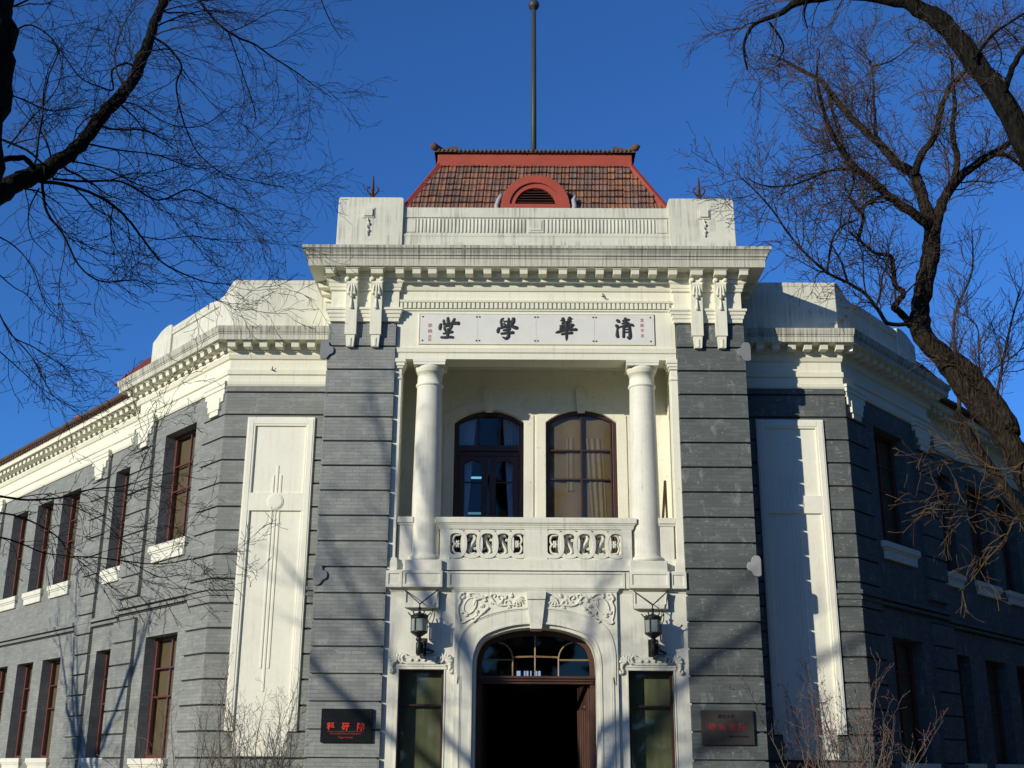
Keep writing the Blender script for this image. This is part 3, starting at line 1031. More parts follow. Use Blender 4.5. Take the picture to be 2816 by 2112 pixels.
# make sure the square corners are kept
best = min(range(len(OUT)), key=lambda i: (OUT[i][0] - 1.465) ** 2 + (OUT[i][1] - 4.64) ** 2)
OUT[best] = (1.465, 4.64)
full_out = mirror_curve(OUT)
m.band(FRONT, full_in, full_out, -.55, -.02)
m.band(FRONT, mirror_curve(inset(ARCH, .06)), mirror_curve(inset(ARCH, -.001)), -.5, -.07)
m.band(FRONT, mirror_curve(inset(ARCH, .0)), mirror_curve(inset(ARCH, -.035)), -.1, -.004)
ex = catmull([(1.372, 0.2), (1.372, 2.94), (1.40, 3.0), (1.412, 3.5), (1.365, 3.78), (1.25, 4.0), (1.0, 4.17), (.6, 4.295), (.16, 4.345)], 4)
def off2(c, d):
    o = []
    for i, q in enumerate(c):
        a, b = Vector(c[max(i - 1, 0)]), Vector(c[min(i + 1, len(c) - 1)])
        t = (b - a).normalized()
        o.append((q[0] - t.y * d, q[1] + t.x * d))
    return o
for sg in (-1, 1):
    f2 = Fr((0, 0, 0), (sg, 0, 0), (0, -1, 0))
    m.band(f2, off2(ex, .014), off2(ex, -.014), -.05, -.001)
    m.band(f2, off2(ex, .04), off2(ex, .025), -.05, -.012)
portal = m.build('arched_portal', LOWER, hall, 0.004)
m = MB()
m.prism(FRONT, [(-.105, 3.965), (.105, 3.965), (.165, 4.475), (-.165, 4.475)], -.4, .06)
m.prism(FRONT, [(-.17, 4.49), (.17, 4.49), (.188, 4.632), (-.188, 4.632)], -.4, .085)
m.box(FRONT, -.168, .168, -.4, .05, 4.47, 4.495)
m.build('keystone', LOWER, portal, 0.006)
# carved spandrels
for sg in (-1, 1):
    m = MB()
    E = -.015
    def rl(pts, rad, n=4):
        c = catmull([(sg * x, .008, z) for x, z in pts], n)
        if hasattr(rad, '__len__'):
            r_ = [rad[min(int(i / n), len(rad) - 1)] + (rad[min(int(i / n) + 1, len(rad) - 1)] - rad[min(int(i / n), len(rad) - 1)]) * ((i % n) / n) for i in range(len(c))]
        else:
            r_ = rad
        m.tube(c, r_, 6)
    rl([(.28, 4.38), (.45, 4.40), (.62, 4.385), (.74, 4.42), (.80, 4.50), (.87, 4.56), (.97, 4.52), (1.10, 4.60), (1.24, 4.60)], [.010, .018, .022, .022, .02, .022, .02, .018, .012])
    rl([(.70, 4.40), (.62, 4.46), (.60, 4.53), (.66, 4.57), (.70, 4.53), (.66, 4.50)], [.02, .022, .02, .018, .016, .014])
    rl([(.45, 4.40), (.50, 4.47), (.56, 4.46), (.55, 4.41)], [.018, .02, .016, .012])
    rl([(.84, 4.53), (.80, 4.59), (.74, 4.57), (.76, 4.53)], [.02, .018, .015, .012])
    for k in range(6):       # leaf fan by the keystone
        a = R(150 + k * 28)
        rl([(.36, 4.50), (.36 + .09 * math.cos(a), 4.50 + .07 * math.sin(a)), (.36 + .15 * math.cos(a), 4.49 + .11 * math.sin(a) - .02)], [.022, .026, .008])
    ring = [(1.20 + .135 * math.cos(t) * .8 - .04 * math.sin(t), 4.38 + .145 * math.sin(t)) for t in [i * math.pi / 8 for i in range(17)]]
    rl(ring, .018, 2)
    m.prism(FRONT, [(sg * (1.20 + .115 * math.cos(t) * .8 - .03 * math.sin(t)), 4.38 + .125 * math.sin(t)) for t in [i * math.pi / 8 for i in range(16)]], -.05, -.006)
    for k in range(5):
        rl([(.86 + k * .055, 4.35 - k * .055), (.90 + k * .06, 4.315 - k * .055), (.92 + k * .06, 4.345 - k * .055)], [.024, .028, .01])
    rl([(1.06, 4.22), (1.12, 4.17), (1.22, 4.13), (1.33, 4.07), (1.39, 4.09), (1.37, 4.13)], [.02, .02, .018, .02, .018, .012])
    rl([(1.36, 4.58), (1.40, 4.52), (1.37, 4.46), (1.41, 4.36), (1.40, 4.22), (1.37, 4.12)], [.03, .03, .024, .018, .015, .012])
    rl([(1.30, 4.60), (1.36, 4.60), (1.37, 4.55), (1.32, 4.54), (1.30, 4.57)], [.022, .024, .02, .016, .012])
    rl([(1.02, 4.50), (1.10, 4.48), (1.13, 4.38)], [.02, .026, .016])
    rs = random.Random(40)
    for x, z, a0 in ((.55, 4.50, 60), (.66, 4.45, 200), (.78, 4.47, 300), (.90, 4.47, 20), (1.0, 4.56, 230), (1.08, 4.53, 320), (.98, 4.41, 260), (1.10, 4.28, 200), (1.24, 4.20, 30), (1.33, 4.24, 80), (1.34, 4.50, 100), (1.24, 4.55, 160), (.42, 4.55, 20), (.50, 4.38, 250)):
        for k in (-1, 0, 1):
            a = R(a0 + 34 * k)
            rl([(x, z), (x + .035 * math.cos(a), z + .035 * math.sin(a)), (x + .07 * math.cos(a + .3), z + .07 * math.sin(a + .3))], [.014, .020, .006])
    m.build('carved_spandrel', LOWER, portal)
# side bays with narrow windows
for side in (1, -1):
    fr = Fr((0, .08, 0), (side, 0, 0), (0, -1, 0))
    m = MB()
    wall(m, fr, 1.44, 2.76, 0, 4.66, [(1.645, 2.455, .95, 3.255)], .5)
    m.box(fr, 1.60, 2.50, -.1, .02, 3.255, 3.31)
    m.box(fr, 1.62, 1.645, -.1, .014, .95, 3.256)
    m.box(fr, 2.455, 2.48, -.1, .014, .95, 3.256)
    m.build('portal_side_wall', LOWER, hall)
    # carved lintel
    m = MB()
    c = 2.055
    m.box(fr, c - .27, c + .27, -.05, .055, 3.345, 3.485)
    m.box(fr, c - .44, c + .44, -.05, .035, 3.308, 3.34)
    for dx in (-.18, -.06, .06, .18):
        m.tube([fr.p(c + dx, .03, 3.415), fr.p(c + dx, .08, 3.415)], [.034, .026], 10)
    for q in (-1, 1):
        def rl2(pts, rad):
            cc = catmull([tuple(fr.p(c + q * x, .035, z)) for x, z in pts], 4)
            k = len(pts)
            r_ = [rad[min(i // 4, k - 1)] for i in range(len(cc))]
            m.tube(cc, r_, 6)
        rl2([(.26, 3.36), (.32, 3.38), (.35, 3.46), (.30, 3.51), (.26, 3.48), (.29, 3.45)], [.02, .026, .028, .024, .02, .014])
        rl2([(.34, 3.36), (.40, 3.42), (.38, 3.50), (.34, 3.52)], [.022, .028, .024, .014])
        for k in range(5):
            a = R(-35 + k * 33)
            rl2([(.44, 3.40), (.44 + .07 * math.cos(a), 3.41 + .07 * math.sin(a)), (.44 + .125 * math.cos(a), 3.40 + .12 * math.sin(a))], [.028, .03, .012])
        rl2([(.50, 3.36), (.525, 3.30), (.50, 3.23), (.53, 3.20), (.56, 3.22), (.545, 3.25)], [.03, .026, .024, .026, .022, .014])
    m.build('carved_lintel', LOWER, hall)

# ---- generic window
def wavy(fr, s0, s1, z0, z1, e, amp=.02, per=.13, n=40, gather=None):
    m = MB()
    vs = []
    for j in range(9):
        z = z1 + (z0 - z1) * j / 8
        for i in range(n + 1):
            t = i / n
            a, b = s0, s1
            if gather:
                g0, g1 = gather(j / 8)
                a, b = g0, g1
            s = a + (b - a) * t
            vs.append(fr.p(s, e + amp * math.sin(2 * math.pi * t * (s1 - s0) / per + .4 * j / 8), z))
    fs = [(j * (n + 1) + i, j * (n + 1) + i + 1, (j + 1) * (n + 1) + i + 1, (j + 1) * (n + 1) + i) for j in range(8) for i in range(n)]
    m.add(vs, fs, 0, True)
    return m
def window(fr, s0, s1, z0, z1, dep, cols, fracs, fmat, cmat, sill=None, bw=.065, bar=.032, gl=GLASS, arch=None, parent=None):
    m = MB()
    E0, E1 = -dep - .05, -dep + .03
    m.box(fr, s0, s0 + bw, E0, E1, z0, z1)
    m.box(fr, s1 - bw, s1, E0, E1, z0, z1)
    m.box(fr, s0 + bw, s1 - bw, E0, E1 - .001, z0, z0 + bw)
    m.box(fr, s0 + bw, s1 - bw, E0, E1 - .001, z1 - bw, z1)
    a, b, c, d = s0 + bw, s1 - bw, z0 + bw, z1 - bw
    for k in range(1, cols):
        x = a + (b - a) * k / cols
        m.box(fr, x - bar / 2, x + bar / 2, E0 + .02, E1 - .012, c, d)
    for t in fracs:
        z = d + (c - d) * t
        m.box(fr, a, b, E0 + .018, E1 - .008, z - bar / 2, z + bar / 2)
    wn = m.build('window', fmat, parent or hall, 0.004)
    m = MB()
    m.add([fr.p(a, -dep - .02, c), fr.p(b, -dep - .02, c), fr.p(b, -dep - .02, d), fr.p(a, -dep - .02, d)], [(0, 1, 2, 3)])
    face_to(m.build('pane', gl, wn), fr.n)
    wavy(fr, s0 + .01, s1 - .01, z0 + .01, z1 - .01, -dep - .09, .002 if cmat is CURTO else .010, .16).build('blind' if cmat is CURTO else 'curtain', cmat, wn)
    if sill:
        m = MB()
        h1, h2, ov = sill
        m.box(fr, s0 - ov, s1 + ov, -dep + .02, .10, z0 - h1, z0 - .002)
        if h2:
            m.box(fr, s0 - ov * .2, s1 + ov * .2, -.02, .06, z0 - h1 - h2, z0 - h1 + .001)
            m.box(fr, s0 - ov * .6, s1 + ov * .6, -.02, .08, z0 - h1 - .045, z0 - h1 + .0005)
        m.build('sill', LOWER, wn, 0.008)
    return wn

# side windows of the portal
for side in (1, -1):
    fr = Fr((0, .08, 0), (side, 0, 0), (0, -1, 0))
    window(fr, 1.645, 2.455, .95, 3.255, .19, 1, [.255], FRAMEB, CURTO, (.08, 0, .05), bw=.05)

# ---- balcony door (left) and window (right)
def arched_frame(fr, a, b, z0, zs, za, dep, bw, depth=.09):
    c, h = (a + b) / 2, (b - a) / 2
    m = MB()
    inner = [(c + h - bw, z0)] + seg_arch(h - bw, zs, za - bw, c) + [(c - h + bw, z0)]
    outer = [(c + h, z0)] + seg_arch(h, zs, za, c) + [(c - h, z0)]
    m.band(fr, inner, outer, -dep - depth, -dep)
    return m
a, b = OPW[0]
c = (a + b) / 2
m = arched_frame(back, a, b, 5.05, 8.30, 8.565, .14, .095)
m.box(back, a + .09, b - .09, -.24, -.11, 7.72, 7.84)
m.box(back, a + .09, b - .09, -.22, -.15, 7.62, 7.722)
for k in (-1, 1):
    m.box(back, c + k * .21 - .02, c + k * .21 + .02, -.21, -.16, 7.84, 8.5)
door = m.build('balcony_door', FRAMEB, hall, 0.004)
for k in (-1, 1):
    m = MB()
    s_in, s_out = c + k * .02, c + k * .615
    lo, hi = min(s_in, s_out), max(s_in, s_out)
    st = .125
    cc, hh = (lo + hi) / 2, (hi - lo) / 2
    inner = [(cc + hh - st, 5.06)] + seg_arch(hh - st, 7.45, 7.53, cc) + [(cc - hh + st, 5.06)]
    outer = [(cc + hh, 5.06)] + [(cc + hh - 2 * hh * i / 12, 7.62) for i in range(13)] + [(cc - hh, 5.06)]
    m.band(back, inner, outer, -.215, -.165)
    m.box(back, lo + .1, hi - .1, -.2, -.178, 7.065, 7.095)
    m.box(back, lo + .1, hi - .1, -.21, -.17, 5.06, 5.9)
    lf = m.build('door_leaf', FRAMEB, door, 0.004)
m = MB()
m.add([back.p(a + .05, -.195, 5.06), back.p(b - .05, -.195, 5.06), back.p(b - .05, -.195, 8.55), back.p(a + .05, -.195, 8.55)], [(0, 1, 2, 3)])
face_to(m.build('pane', GLASSB, door), (0, -1, 0))
m = wavy(back, a + .05, c - .1, 5.1, 8.5, -.36, .02, .09, 30, lambda t: (a + .05, c - .27 - .24 * t))
m2 = wavy(back, c + .1, b - .05, 5.1, 8.5, -.36, .02, .09, 30, lambda t: (c + .27 + .22 * t, b - .05))
m.add(m2.v, m2.f, 0, True)
m.build('net_curtain', CURTW, door)
a, b = OPW[1]
c = (a + b) / 2
back0, back = back, Fr((0, BY - .075, 0), (1, 0, 0), (0, -1, 0))
m = arched_frame(back, a, b, 5.05, 8.30, 8.565, .14, .085)
m.box(back, c - .018, c + .018, -.21, -.15, 5.1, 8.52)
for z in (7.73, 7.13, 5.95):
    m.box(back, a + .08, b - .08, -.21, -.155, z - .018, z + .018)
m.box(back, b - .135, b - .105, -.21, -.14, 5.1, 8.35)
wn = m.build('balcony_window', FRAMEB, hall, 0.004)
m = MB()
m.add([back.p(a + .05, -.18, 5.06), back.p(b - .05, -.18, 5.06), back.p(b - .05, -.18, 8.55), back.p(a + .05, -.18, 8.55)], [(0, 1, 2, 3)])
face_to(m.build('pane', GLASS, wn), (0, -1, 0))
wavy(back, a + .02, b - .02, 5.05, 8.58, -.235, .010, .5).build('curtain', CURTB, wn)
m = wavy(back, b - .50, b - .18, 5.05, 8.0, -.215, .010, .11, 40, lambda t: (b - .62 + .18 * t, b - .28 + .1 * t))
m3 = wavy(back, a + .42, a + .58, 6.9, 8.0, -.215, .006, .09, 24)
m.add(m3.v, m3.f, 0, True)
m.build('curtain_fold', plain('pale_brown_curtain', (.235, .178, .11), .9, noise=.4), wn)
back = back0
# the room behind the balcony door
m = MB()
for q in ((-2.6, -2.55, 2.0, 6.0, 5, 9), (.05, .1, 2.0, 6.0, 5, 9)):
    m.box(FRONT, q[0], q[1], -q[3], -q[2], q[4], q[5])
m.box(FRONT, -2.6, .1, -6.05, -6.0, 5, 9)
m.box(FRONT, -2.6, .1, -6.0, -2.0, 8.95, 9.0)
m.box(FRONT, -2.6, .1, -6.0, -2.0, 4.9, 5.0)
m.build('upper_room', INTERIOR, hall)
for x0, x1, y, z, r_, mt in ((-1.36, -1.05, 3.2, 7.515, .024, TUBE), (-1.52, -1.17, 5.0, 7.11, .026, TUBEDIM)):
    m = MB()
    m.tube([(x0, y, z), (x1, y, z)], r_, 6)
    m.build('ceiling_tube_lamp', mt, hall)

# ---- entrance door
m = MB()
iin, oout = mirror_curve(inset(ARCH, .15)), mirror_curve(inset(ARCH, .02))
m.band(FRONT, iin, oout, -.66, -.55)
m.box(FRONT, -1.05, 1.06, -.66, -.46, 3.085, 3.13)
m.box(FRONT, -1.06, 1.07, -.66, -.42, 3.13, 3.175)
m.box(FRONT, -1.04, 1.05, -.66, -.50, 3.04, 3.086)
ent = m.build('entrance_door', DOORW, hall, 0.006)
m = MB()
def bar(p0, p1, r=.016):
    m.tube([(x, .62, z) for x, z in (p0, p1)], r, 4)
bar((-.01, 3.17), (-.01, 3.92))
for sg in (-1, 1):
    bar((sg * .42, 3.17), (sg * .42, 3.52))
    bar((sg * .42, 3.525), (0, 3.535))
    bar((sg * .42, 3.475), (sg * 1.0, 3.475))
    m.tube([(sg * x, .62, z) for x, z in catmull([(.42, 3.5), (.44, 3.6), (.50, 3.70), (.58, 3.76), (.68, 3.79)], 4)], .016, 4)
m.build('fanlight_bars', GILT, ent)
m = MB()
fan = mirror_curve([(x, max(z, 3.17)) for x, z in inset(ARCH, .1) if z > 2.0])
m.add([FRONT.p(s, -.64, z) for s, z in fan], [list(range(len(fan)))])
face_to(m.build('fanlight_pane', GLASSB, ent), (0, -1, 0))
# right leaf folded open, ribbed
m = MB()
f3 = Fr((.985, .66, 0), Vector((-.16, .987, 0)).normalized(), Vector((-.987, -.16, 0)).normalized())
m.box(f3, 0, .95, -.03, .03, .1, 3.04)
for k in range(5):
    m.box(f3, .02 + k * .19, .10 + k * .19, .02, .055, .4, 2.62)
m.tube([f3.p(.05, .05, 2.64), f3.p(.3, .06, 2.66)], .05, 8)
m.build('open_door_leaf', DOORW, ent, 0.006)
m = MB()
f4 = Fr((-.985, .66, 0), Vector((.05, .99, 0)).normalized(), Vector((.99, -.05, 0)).normalized())
m.box(f4, 0, .95, -.03, .03, .1, 3.04)
m.build('open_door_leaf', DARKF, ent, 0.006)
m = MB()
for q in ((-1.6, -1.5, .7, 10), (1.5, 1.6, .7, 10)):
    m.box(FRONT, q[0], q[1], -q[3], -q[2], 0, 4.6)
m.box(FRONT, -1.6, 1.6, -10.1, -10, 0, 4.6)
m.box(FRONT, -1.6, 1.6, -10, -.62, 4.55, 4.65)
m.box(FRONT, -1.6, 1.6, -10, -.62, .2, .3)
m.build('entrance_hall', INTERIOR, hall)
m = MB()
for x, wd in ((-.30, .10), (-.14, .04), (-.07, .05), (.02, .03), (.16, .05), (.24, .06)):
    m.box(FRONT, x - wd / 2, x + wd / 2, -9.98, -9.94, 3.70, 3.98)
m.build('far_window', FARWIN, hall)
m = MB()
for k in range(5):
    m.box(FRONT, -1.9 - .0 * k, 1.9, .0, .55 + .32 * (4 - k), .16 * k, .16 * k + .16 - .001)
m.build('entrance_steps', STEP, hall, 0.01)

# ---- grey cloud shaped plates on the pier corners
def cloud(x, z, sg, mt, flip=1, sx=1.0):
    out = [(-.11, -.20), (-.115, .15)] + catmull([(-.11, .16), (-.07, .215), (.02, .225), (.085, .18), (.10, .125), (.12, .09), (.18, .075), (.215, .0), (.19, -.08), (.12, -.115), (.09, -.15), (.04, -.21), (-.04, -.225), (-.105, -.205)], 4)
    m = MB()
    m.prism(FRONT, [(x + sg * .8 * p[0], z + .85 * p[1]) for p in out], -.005, .04)
    m.build('cloud_shaped_plate', mt, hall, 0.01)
cloud(-4.09, 9.27, 1, CLOUD)
cloud(4.06, 9.27, -1, CLOUD)
cloud(-3.98, 4.92, 1, CLOUD)
cloud(4.02, 5.12, -1, CLOUDW)

# ================================================================== flanking walls and wings
SA, CA = math.sin(WA), math.cos(WA)
def sp(prof):
    return [(e * WK, 1.6 + (z - 1.6) * WK) for e, z in prof]
def wpt(side, s, off=0.0):
    f = wing(side)
    q = f.p(s, off, 0)
    return (q.x, q.y)
PAV = 4.35       # length of the corner pavilion along the wing
REC = -0.5       # the rest of the wing stands back
LEND = 21.0
n_mod = 0
modstuff = {}
for side in (1, -1):
    fl = flank(side)
    wg = wing(side)
    wr = wing(side, REC)
    # plain walls
    m = MB()
    wall(m, fl, 4.0, 6.31, 0, 9.98, [], .4)
    W1 = [(1.34, 2.84, 6.07, 8.55), (1.34, 2.84, 1.72, 4.15)]
    wall(m, wg, 0, PAV, 0, 9.98, W1, .55)
    if side < 0:
        spans = [(5.56, 6.70), (8.95, 10.2), (10.88, 12.08), (12.84, 14.08), (16.2, 17.4)]
    else:
        spans = [(5.63, 6.75), (7.75, 9.2), (9.9, 11.2), (12.84, 14.08), (16.2, 17.4)]
    opsw = [(a, b, 6.05, 8.50) for a, b in spans] + [(a, b, 1.74, 4.15) for a, b in spans]
    wall(m, wr, PAV - .3, LEND, 0, 9.98, opsw, .45)
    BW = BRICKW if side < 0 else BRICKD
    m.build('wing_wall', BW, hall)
    # rusticated quoins
    q, q2 = MB(), MB()
    for k in range(len(ZK) - 1):
        t, b = ZK[k] - .018, ZK[k + 1] + .018
        t, b = min(t, 9.02), max(b, 0)
        if t - b < .06:
            continue
        j = .004 * math.sin(k * 2.3)
        q.sweep([(side * 4.0, WALLY), (side * CX, WALLY), wpt(side, .95 + j)], side, sp([(-.03, b), (.05 + j * .4, b), (.05 + j * .4, t), (-.03, t)]))
        q.sweep([(side * 4.0, WALLY), (side * CX, WALLY), wpt(side, .94)], side, sp([(-.03, t - .002), (.014, t - .002), (.014, t + .038), (-.03, t + .038)]), [1] * 4)  # dark strip in the gap paints the joint's shadow
        if not (4.70 < (t + b) / 2 < 4.96):
            q2.sweep([wpt(side, 3.34 - j), wpt(side, PAV), wpt(side, PAV, REC - .05)], side, sp([(-.03, b), (.085, b), (.085, t), (-.03, t)]))
            q2.sweep([wpt(side, 3.35), wpt(side, PAV - .01)], side, sp([(-.03, t - .002), (.05, t - .002), (.05, t + .038), (-.03, t + .038)]), [1] * 4)  # same painted shadow strip for the end quoin
    qs = [(7.05, 8.05), (14.9, 15.75)] if side < 0 else [(14.9, 15.75)]
    for s0, s1 in qs:
        q3 = MB()
        courses(q3, wr, s0, s1, 0, 9.0, -.03, .085, seed=int(s0 * 10) + side)
        q3.build('quoin', BW, hall, 0.006)
    q2.build('quoin', [BW, JOINT_SHADE], hall, 0.006)
    q.build('quoin', [BW, JOINT_SHADE], hall, 0.006)
    # string course between the storeys
    path = [(side * 4.0, WALLY), (side * CX, WALLY), wpt(side, PAV), wpt(side, PAV, REC), wpt(side, LEND, REC)]
    m = MB()
    spro = [(-.02, 4.70), (.02, 4.70), (.02, 4.74), (.075, 4.74), (.075, 4.80), (.03, 4.801), (.03, 4.845), (.095, 4.846), (.095, 4.925), (-.02, 4.945)]
    spro = sp(spro)  # underside and groove faces take the painted shade colour
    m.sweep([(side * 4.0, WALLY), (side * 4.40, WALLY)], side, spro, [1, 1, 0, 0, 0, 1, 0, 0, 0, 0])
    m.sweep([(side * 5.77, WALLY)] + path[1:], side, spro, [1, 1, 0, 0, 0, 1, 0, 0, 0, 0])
    m.build('string_course', [BW, JOINT_SHADE], hall, 0.004)
    # cornice
    prof = [(-.25, 9.02), (.03, 9.02), (.05, 9.06), (.055, 9.12), (.03, 9.135), (.03, 9.25), (.065, 9.27), (.07, 9.36), (.015, 9.40), (.015, 9.59), (.05, 9.61), (.085, 9.69), (.085, 9.735), (.11, 9.745), (.11, 9.905),
            (.42, 9.905), (.422, 10.015), (.435, 10.02), (.435, 10.05), (.45, 10.06), (.47, 10.145), (.475, 10.185), (-.25, 10.23)]
    prof = sp(prof)
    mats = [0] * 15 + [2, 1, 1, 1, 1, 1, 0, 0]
    m = MB()
    m.sweep(path[:-1] + [wpt(side, PAV, REC - .02)], side, prof, mats)
    ck = m.build('pavilion_cornice', [CREAM, STAINED, SMOKED], hall)
    m = MB()
    m.sweep([wpt(side, PAV - .2, REC), wpt(side, LEND, REC)], side, prof[:-3] + sp([(.50, 10.05), (.50, 10.08), (-.25, 10.2)]), [0] * 23)
    cw = m.build('wing_cornice', CREAM, hall)
    for k in range(7):
        modillion(fl, 4.28 + .327 * k, .19, .10, .355, 9.905, .125, ck)
    for k in range(14):
        modillion(wg, .0 + .335 * k + .04, .19, .10, .355, 9.905, .125, ck)
    st = MB()
    k = 0
    s = PAV + .35
    while s < LEND:
        if side < 0 and k < 20:
            modillion(wr, s, .19, .10, .355, 9.905, .125, cw)
        else:
            st.box(wr, s - .09, s + .09, .1, .34, 9.79, 9.907)
        s += .335
        k += 1
    o = st.build('modillion', CREAM, cw)
    o['kind'] = 'stuff'
    # corbel brackets under the cornice
    def bracket(f, s0, s1, sg):
        b = MB()
        f = Fr(f.o + f.n * (.055 if sg > 1 else .012), f.u, f.n, f.k)
        b.box(f, s0, s1, -.02, .10, 9.06, 9.125)
        b.box(f, s0 + .02, s1 - .02, -.02, .085, 8.97, 9.062)
        b.box(f, s0 + .05, s1 - .05, -.02, .065, 8.86, 8.972)
        c = (s0 + s1) / 2 - .05
        b.box(f, c - .36, c + .36, -.02, .075, 8.70, 8.862)
        b.box(f, c - .25, c + .25, -.02, .10, 8.55, 8.80)
        b.box(f, c - .19, c + .19, -.02, .085, 8.44, 8.552)
        b.build('corbel_bracket', CREAM, hall, 0.006)
    bracket(wg, -.02, .93, 1)
    bracket(wg, 3.28, 4.30, 2)
    if side < 0:
        bracket(wr, 7.0, 8.1, 2)
    bracket(wr, 14.85, 15.8, 2)
    # white panel on the flank
    m = MB()
    P0, P1, P2, P3 = 4.47, 5.84, 4.645, 5.665
    m.box(fl, P0, P2, -.02, .095, 2.21, 8.345)
    m.box(fl, P3, P1, -.02, .095, 2.21, 8.345)
    m.box(fl, P2, P3, -.02, .0945, 8.155, 8.345)
    m.box(fl, P0 + .025, P2 - .04, -.02, .105, 2.235, 8.30)
    m.box(fl, P3 + .04, P1 - .025, -.02, .105, 2.235, 8.30)
    m.box(fl, P2 - .039, P3 + .039, -.02, .1045, 8.195, 8.30)
    m.box(fl, P2 - .01, P3 + .01, -.02, .055, 1.76, 8.16)
    m.box(fl, P2 - .0, P3 + .0, -.02, .062, 1.76, 2.205)
    wp = m.build('white_wall_panel', STONE, hall, 0.008)
    m = MB()
    m.box(fl, 4.59, 5.725, 0, .10, 6.41, 6.77)
    c = 5.165
    m.prism(fl, [(c + .165 * math.cos(i * math.pi / 16), 6.59 + .165 * math.sin(i * math.pi / 16)) for i in range(32)], 0, .114)
    m.prism(fl, [(c + .14 * math.cos(i * math.pi / 16), 6.59 + .14 * math.sin(i * math.pi / 16)) for i in range(32)], .1, .124)
    for dx, za, zb in ((-.075, 3.36, 7.14), (0, 2.93, 7.34), (.075, 3.36, 7.14)):
        m.prism(Fr(fl.o + fl.u * ((c + dx) * WK), fl.u, fl.n, WK), [(-.022, za), (.022, za), (.022, zb), (-.022, zb)], .04, .069)
    m.build('cross_motif', STONE, wp, 0.006)
    # windows of the pavilion and wing
    for z0, z1, fr_, sl in ((6.07, 8.55, (.27, .51), (.13, .23, .14)), (1.72, 4.15, (.25, .50), (.12, .2, .1))):
        window(wg, 1.34, 2.84, z0, z1, .27, 2, fr_, FRAME, CURTB, sl)
    for i, (a, b) in enumerate(spans):
        for z0, z1, fr_, sl in ((6.05, 8.50, (.27, .51), (.13, .2, .1)), (1.74, 4.15, (.25, .50), (.12, .2, .1))):
            window(wr, a, b, z0, z1, .27, 2, fr_, FRAME, CURTB, sl)
    # parapets
    m = MB()
    m.sweep([(side * 3.95, WALLY), (side * CX, WALLY), wpt(side, .06)], side, sp([(-.32, 10.15), (.02, 10.15), (.02, 11.285), (.03, 11.30), (.03, 11.37), (-.01, 11.395), (-.32, 11.40)]))
    m.prism(wg, [(.05, 10.15), (.72, 10.15), (.72, 11.17), (.55, 11.19), (.42, 11.24), (.30, 11.33), (.15, 11.40), (.05, 11.41)], -.32, .022)
    m.box(wg, .72, 3.08, -.3, -.03, 10.15, 11.03)
    m.box(wg, .72, 3.08, -.32, .005, 11.02, 11.10)
    m.prism(wg, [(.72, 11.10), (1.28, 11.10), (1.28, 11.25), (.72, 11.17)], -.31, -.005)
    m.prism(wg, [(1.32, 11.10), (3.08, 11.10), (3.08, 11.20), (1.32, 11.23)], -.31, .002)
    for s in (1.28, 1.72):
        m.box(wg, s - .012, s + .012, -.1, -.012, 10.2, 11.03)
    m.prism(wg, [(3.08, 10.15), (4.06, 10.15), (4.06, 11.06), (4.0, 11.10), (3.92, 11.12), (3.80, 11.18), (3.62, 11.25), (3.40, 11.285), (3.2, 11.29), (3.08, 11.25)], -.32, .02)
    m.build('pavilion_parapet', PARAPET, hall, 0.01)
    # low pitched roof of the wing with its tile edge
    m = MB()
    d = 6.0
    m.add([wr.p(PAV, .5, 10.09), wr.p(LEND, .5, 10.09), wr.p(LEND, -d, 10.09 + (d + .5) * .2), wr.p(PAV, -d, 10.09 + (d + .5) * .2),
           wr.p(PAV, .5, 10.05), wr.p(LEND, .5, 10.05), wr.p(LEND, -d, 9.9), wr.p(PAV, -d, 9.9)], [(0, 1, 2, 3), (4, 5, 6, 7), (0, 1, 5, 4), (1, 2, 6, 5), (2, 3, 7, 6), (3, 0, 4, 7)])
    wroof = m.build('wing_roof', ROOFR, hall)
    m = MB()
    s = PAV + .08
    rng = random.Random(side + 9)
    while s < LEND:
        z = 10.115 + rng.uniform(-.008, .008)
        m.tube([wr.p(s, .575, z), wr.p(s, .1, z + .09)], .058, 7)
        s += .145
    m.build('eaves_tile', ROOFT, wroof)
    m = MB()
    m.prism(wr, [(PAV + .5, 10.2), (PAV + 2.7, 10.2), (PAV + 2.65, 10.85), (PAV + 2.45, 11.10), (PAV + 1.5, 11.22), (PAV + .5, 11.18)], -1.3, -.02)
    m.tube([wr.p(PAV + 2.4, .0, 11.05), wr.p(PAV + 2.75, .04, 10.92), wr.p(PAV + 3.0, .06, 10.90)], [.05, .05, .02], 6)
    m.build('hipped_dormer', ROOFR, wroof, 0.02)
    m = MB()
    p0 = wr.p(14.0, -1.6, 10.4)
    m.lathe((p0.x, p0.y, p0.z), [(.30, 0), (.30, 1.0), (.38, 1.02), (.38, 1.2), (.22, 1.3), (.22, 1.42)], 10)
    m.build('chimney', REDPAINT, wroof)
# flat roof closing the corner block behind the parapets
pts = [(-6.2, 1.45), (6.2, 1.45), (6.2 + SA * 4, 1.45 + CA * 4), (4, 12), (-4, 12), (-6.2 - SA * 4, 1.45 + CA * 4)]
m = MB()
m.add([(x, y, 10.03) for x, y in pts], [list(range(6))])
m.build('flat_roof', ROOFT, hall)

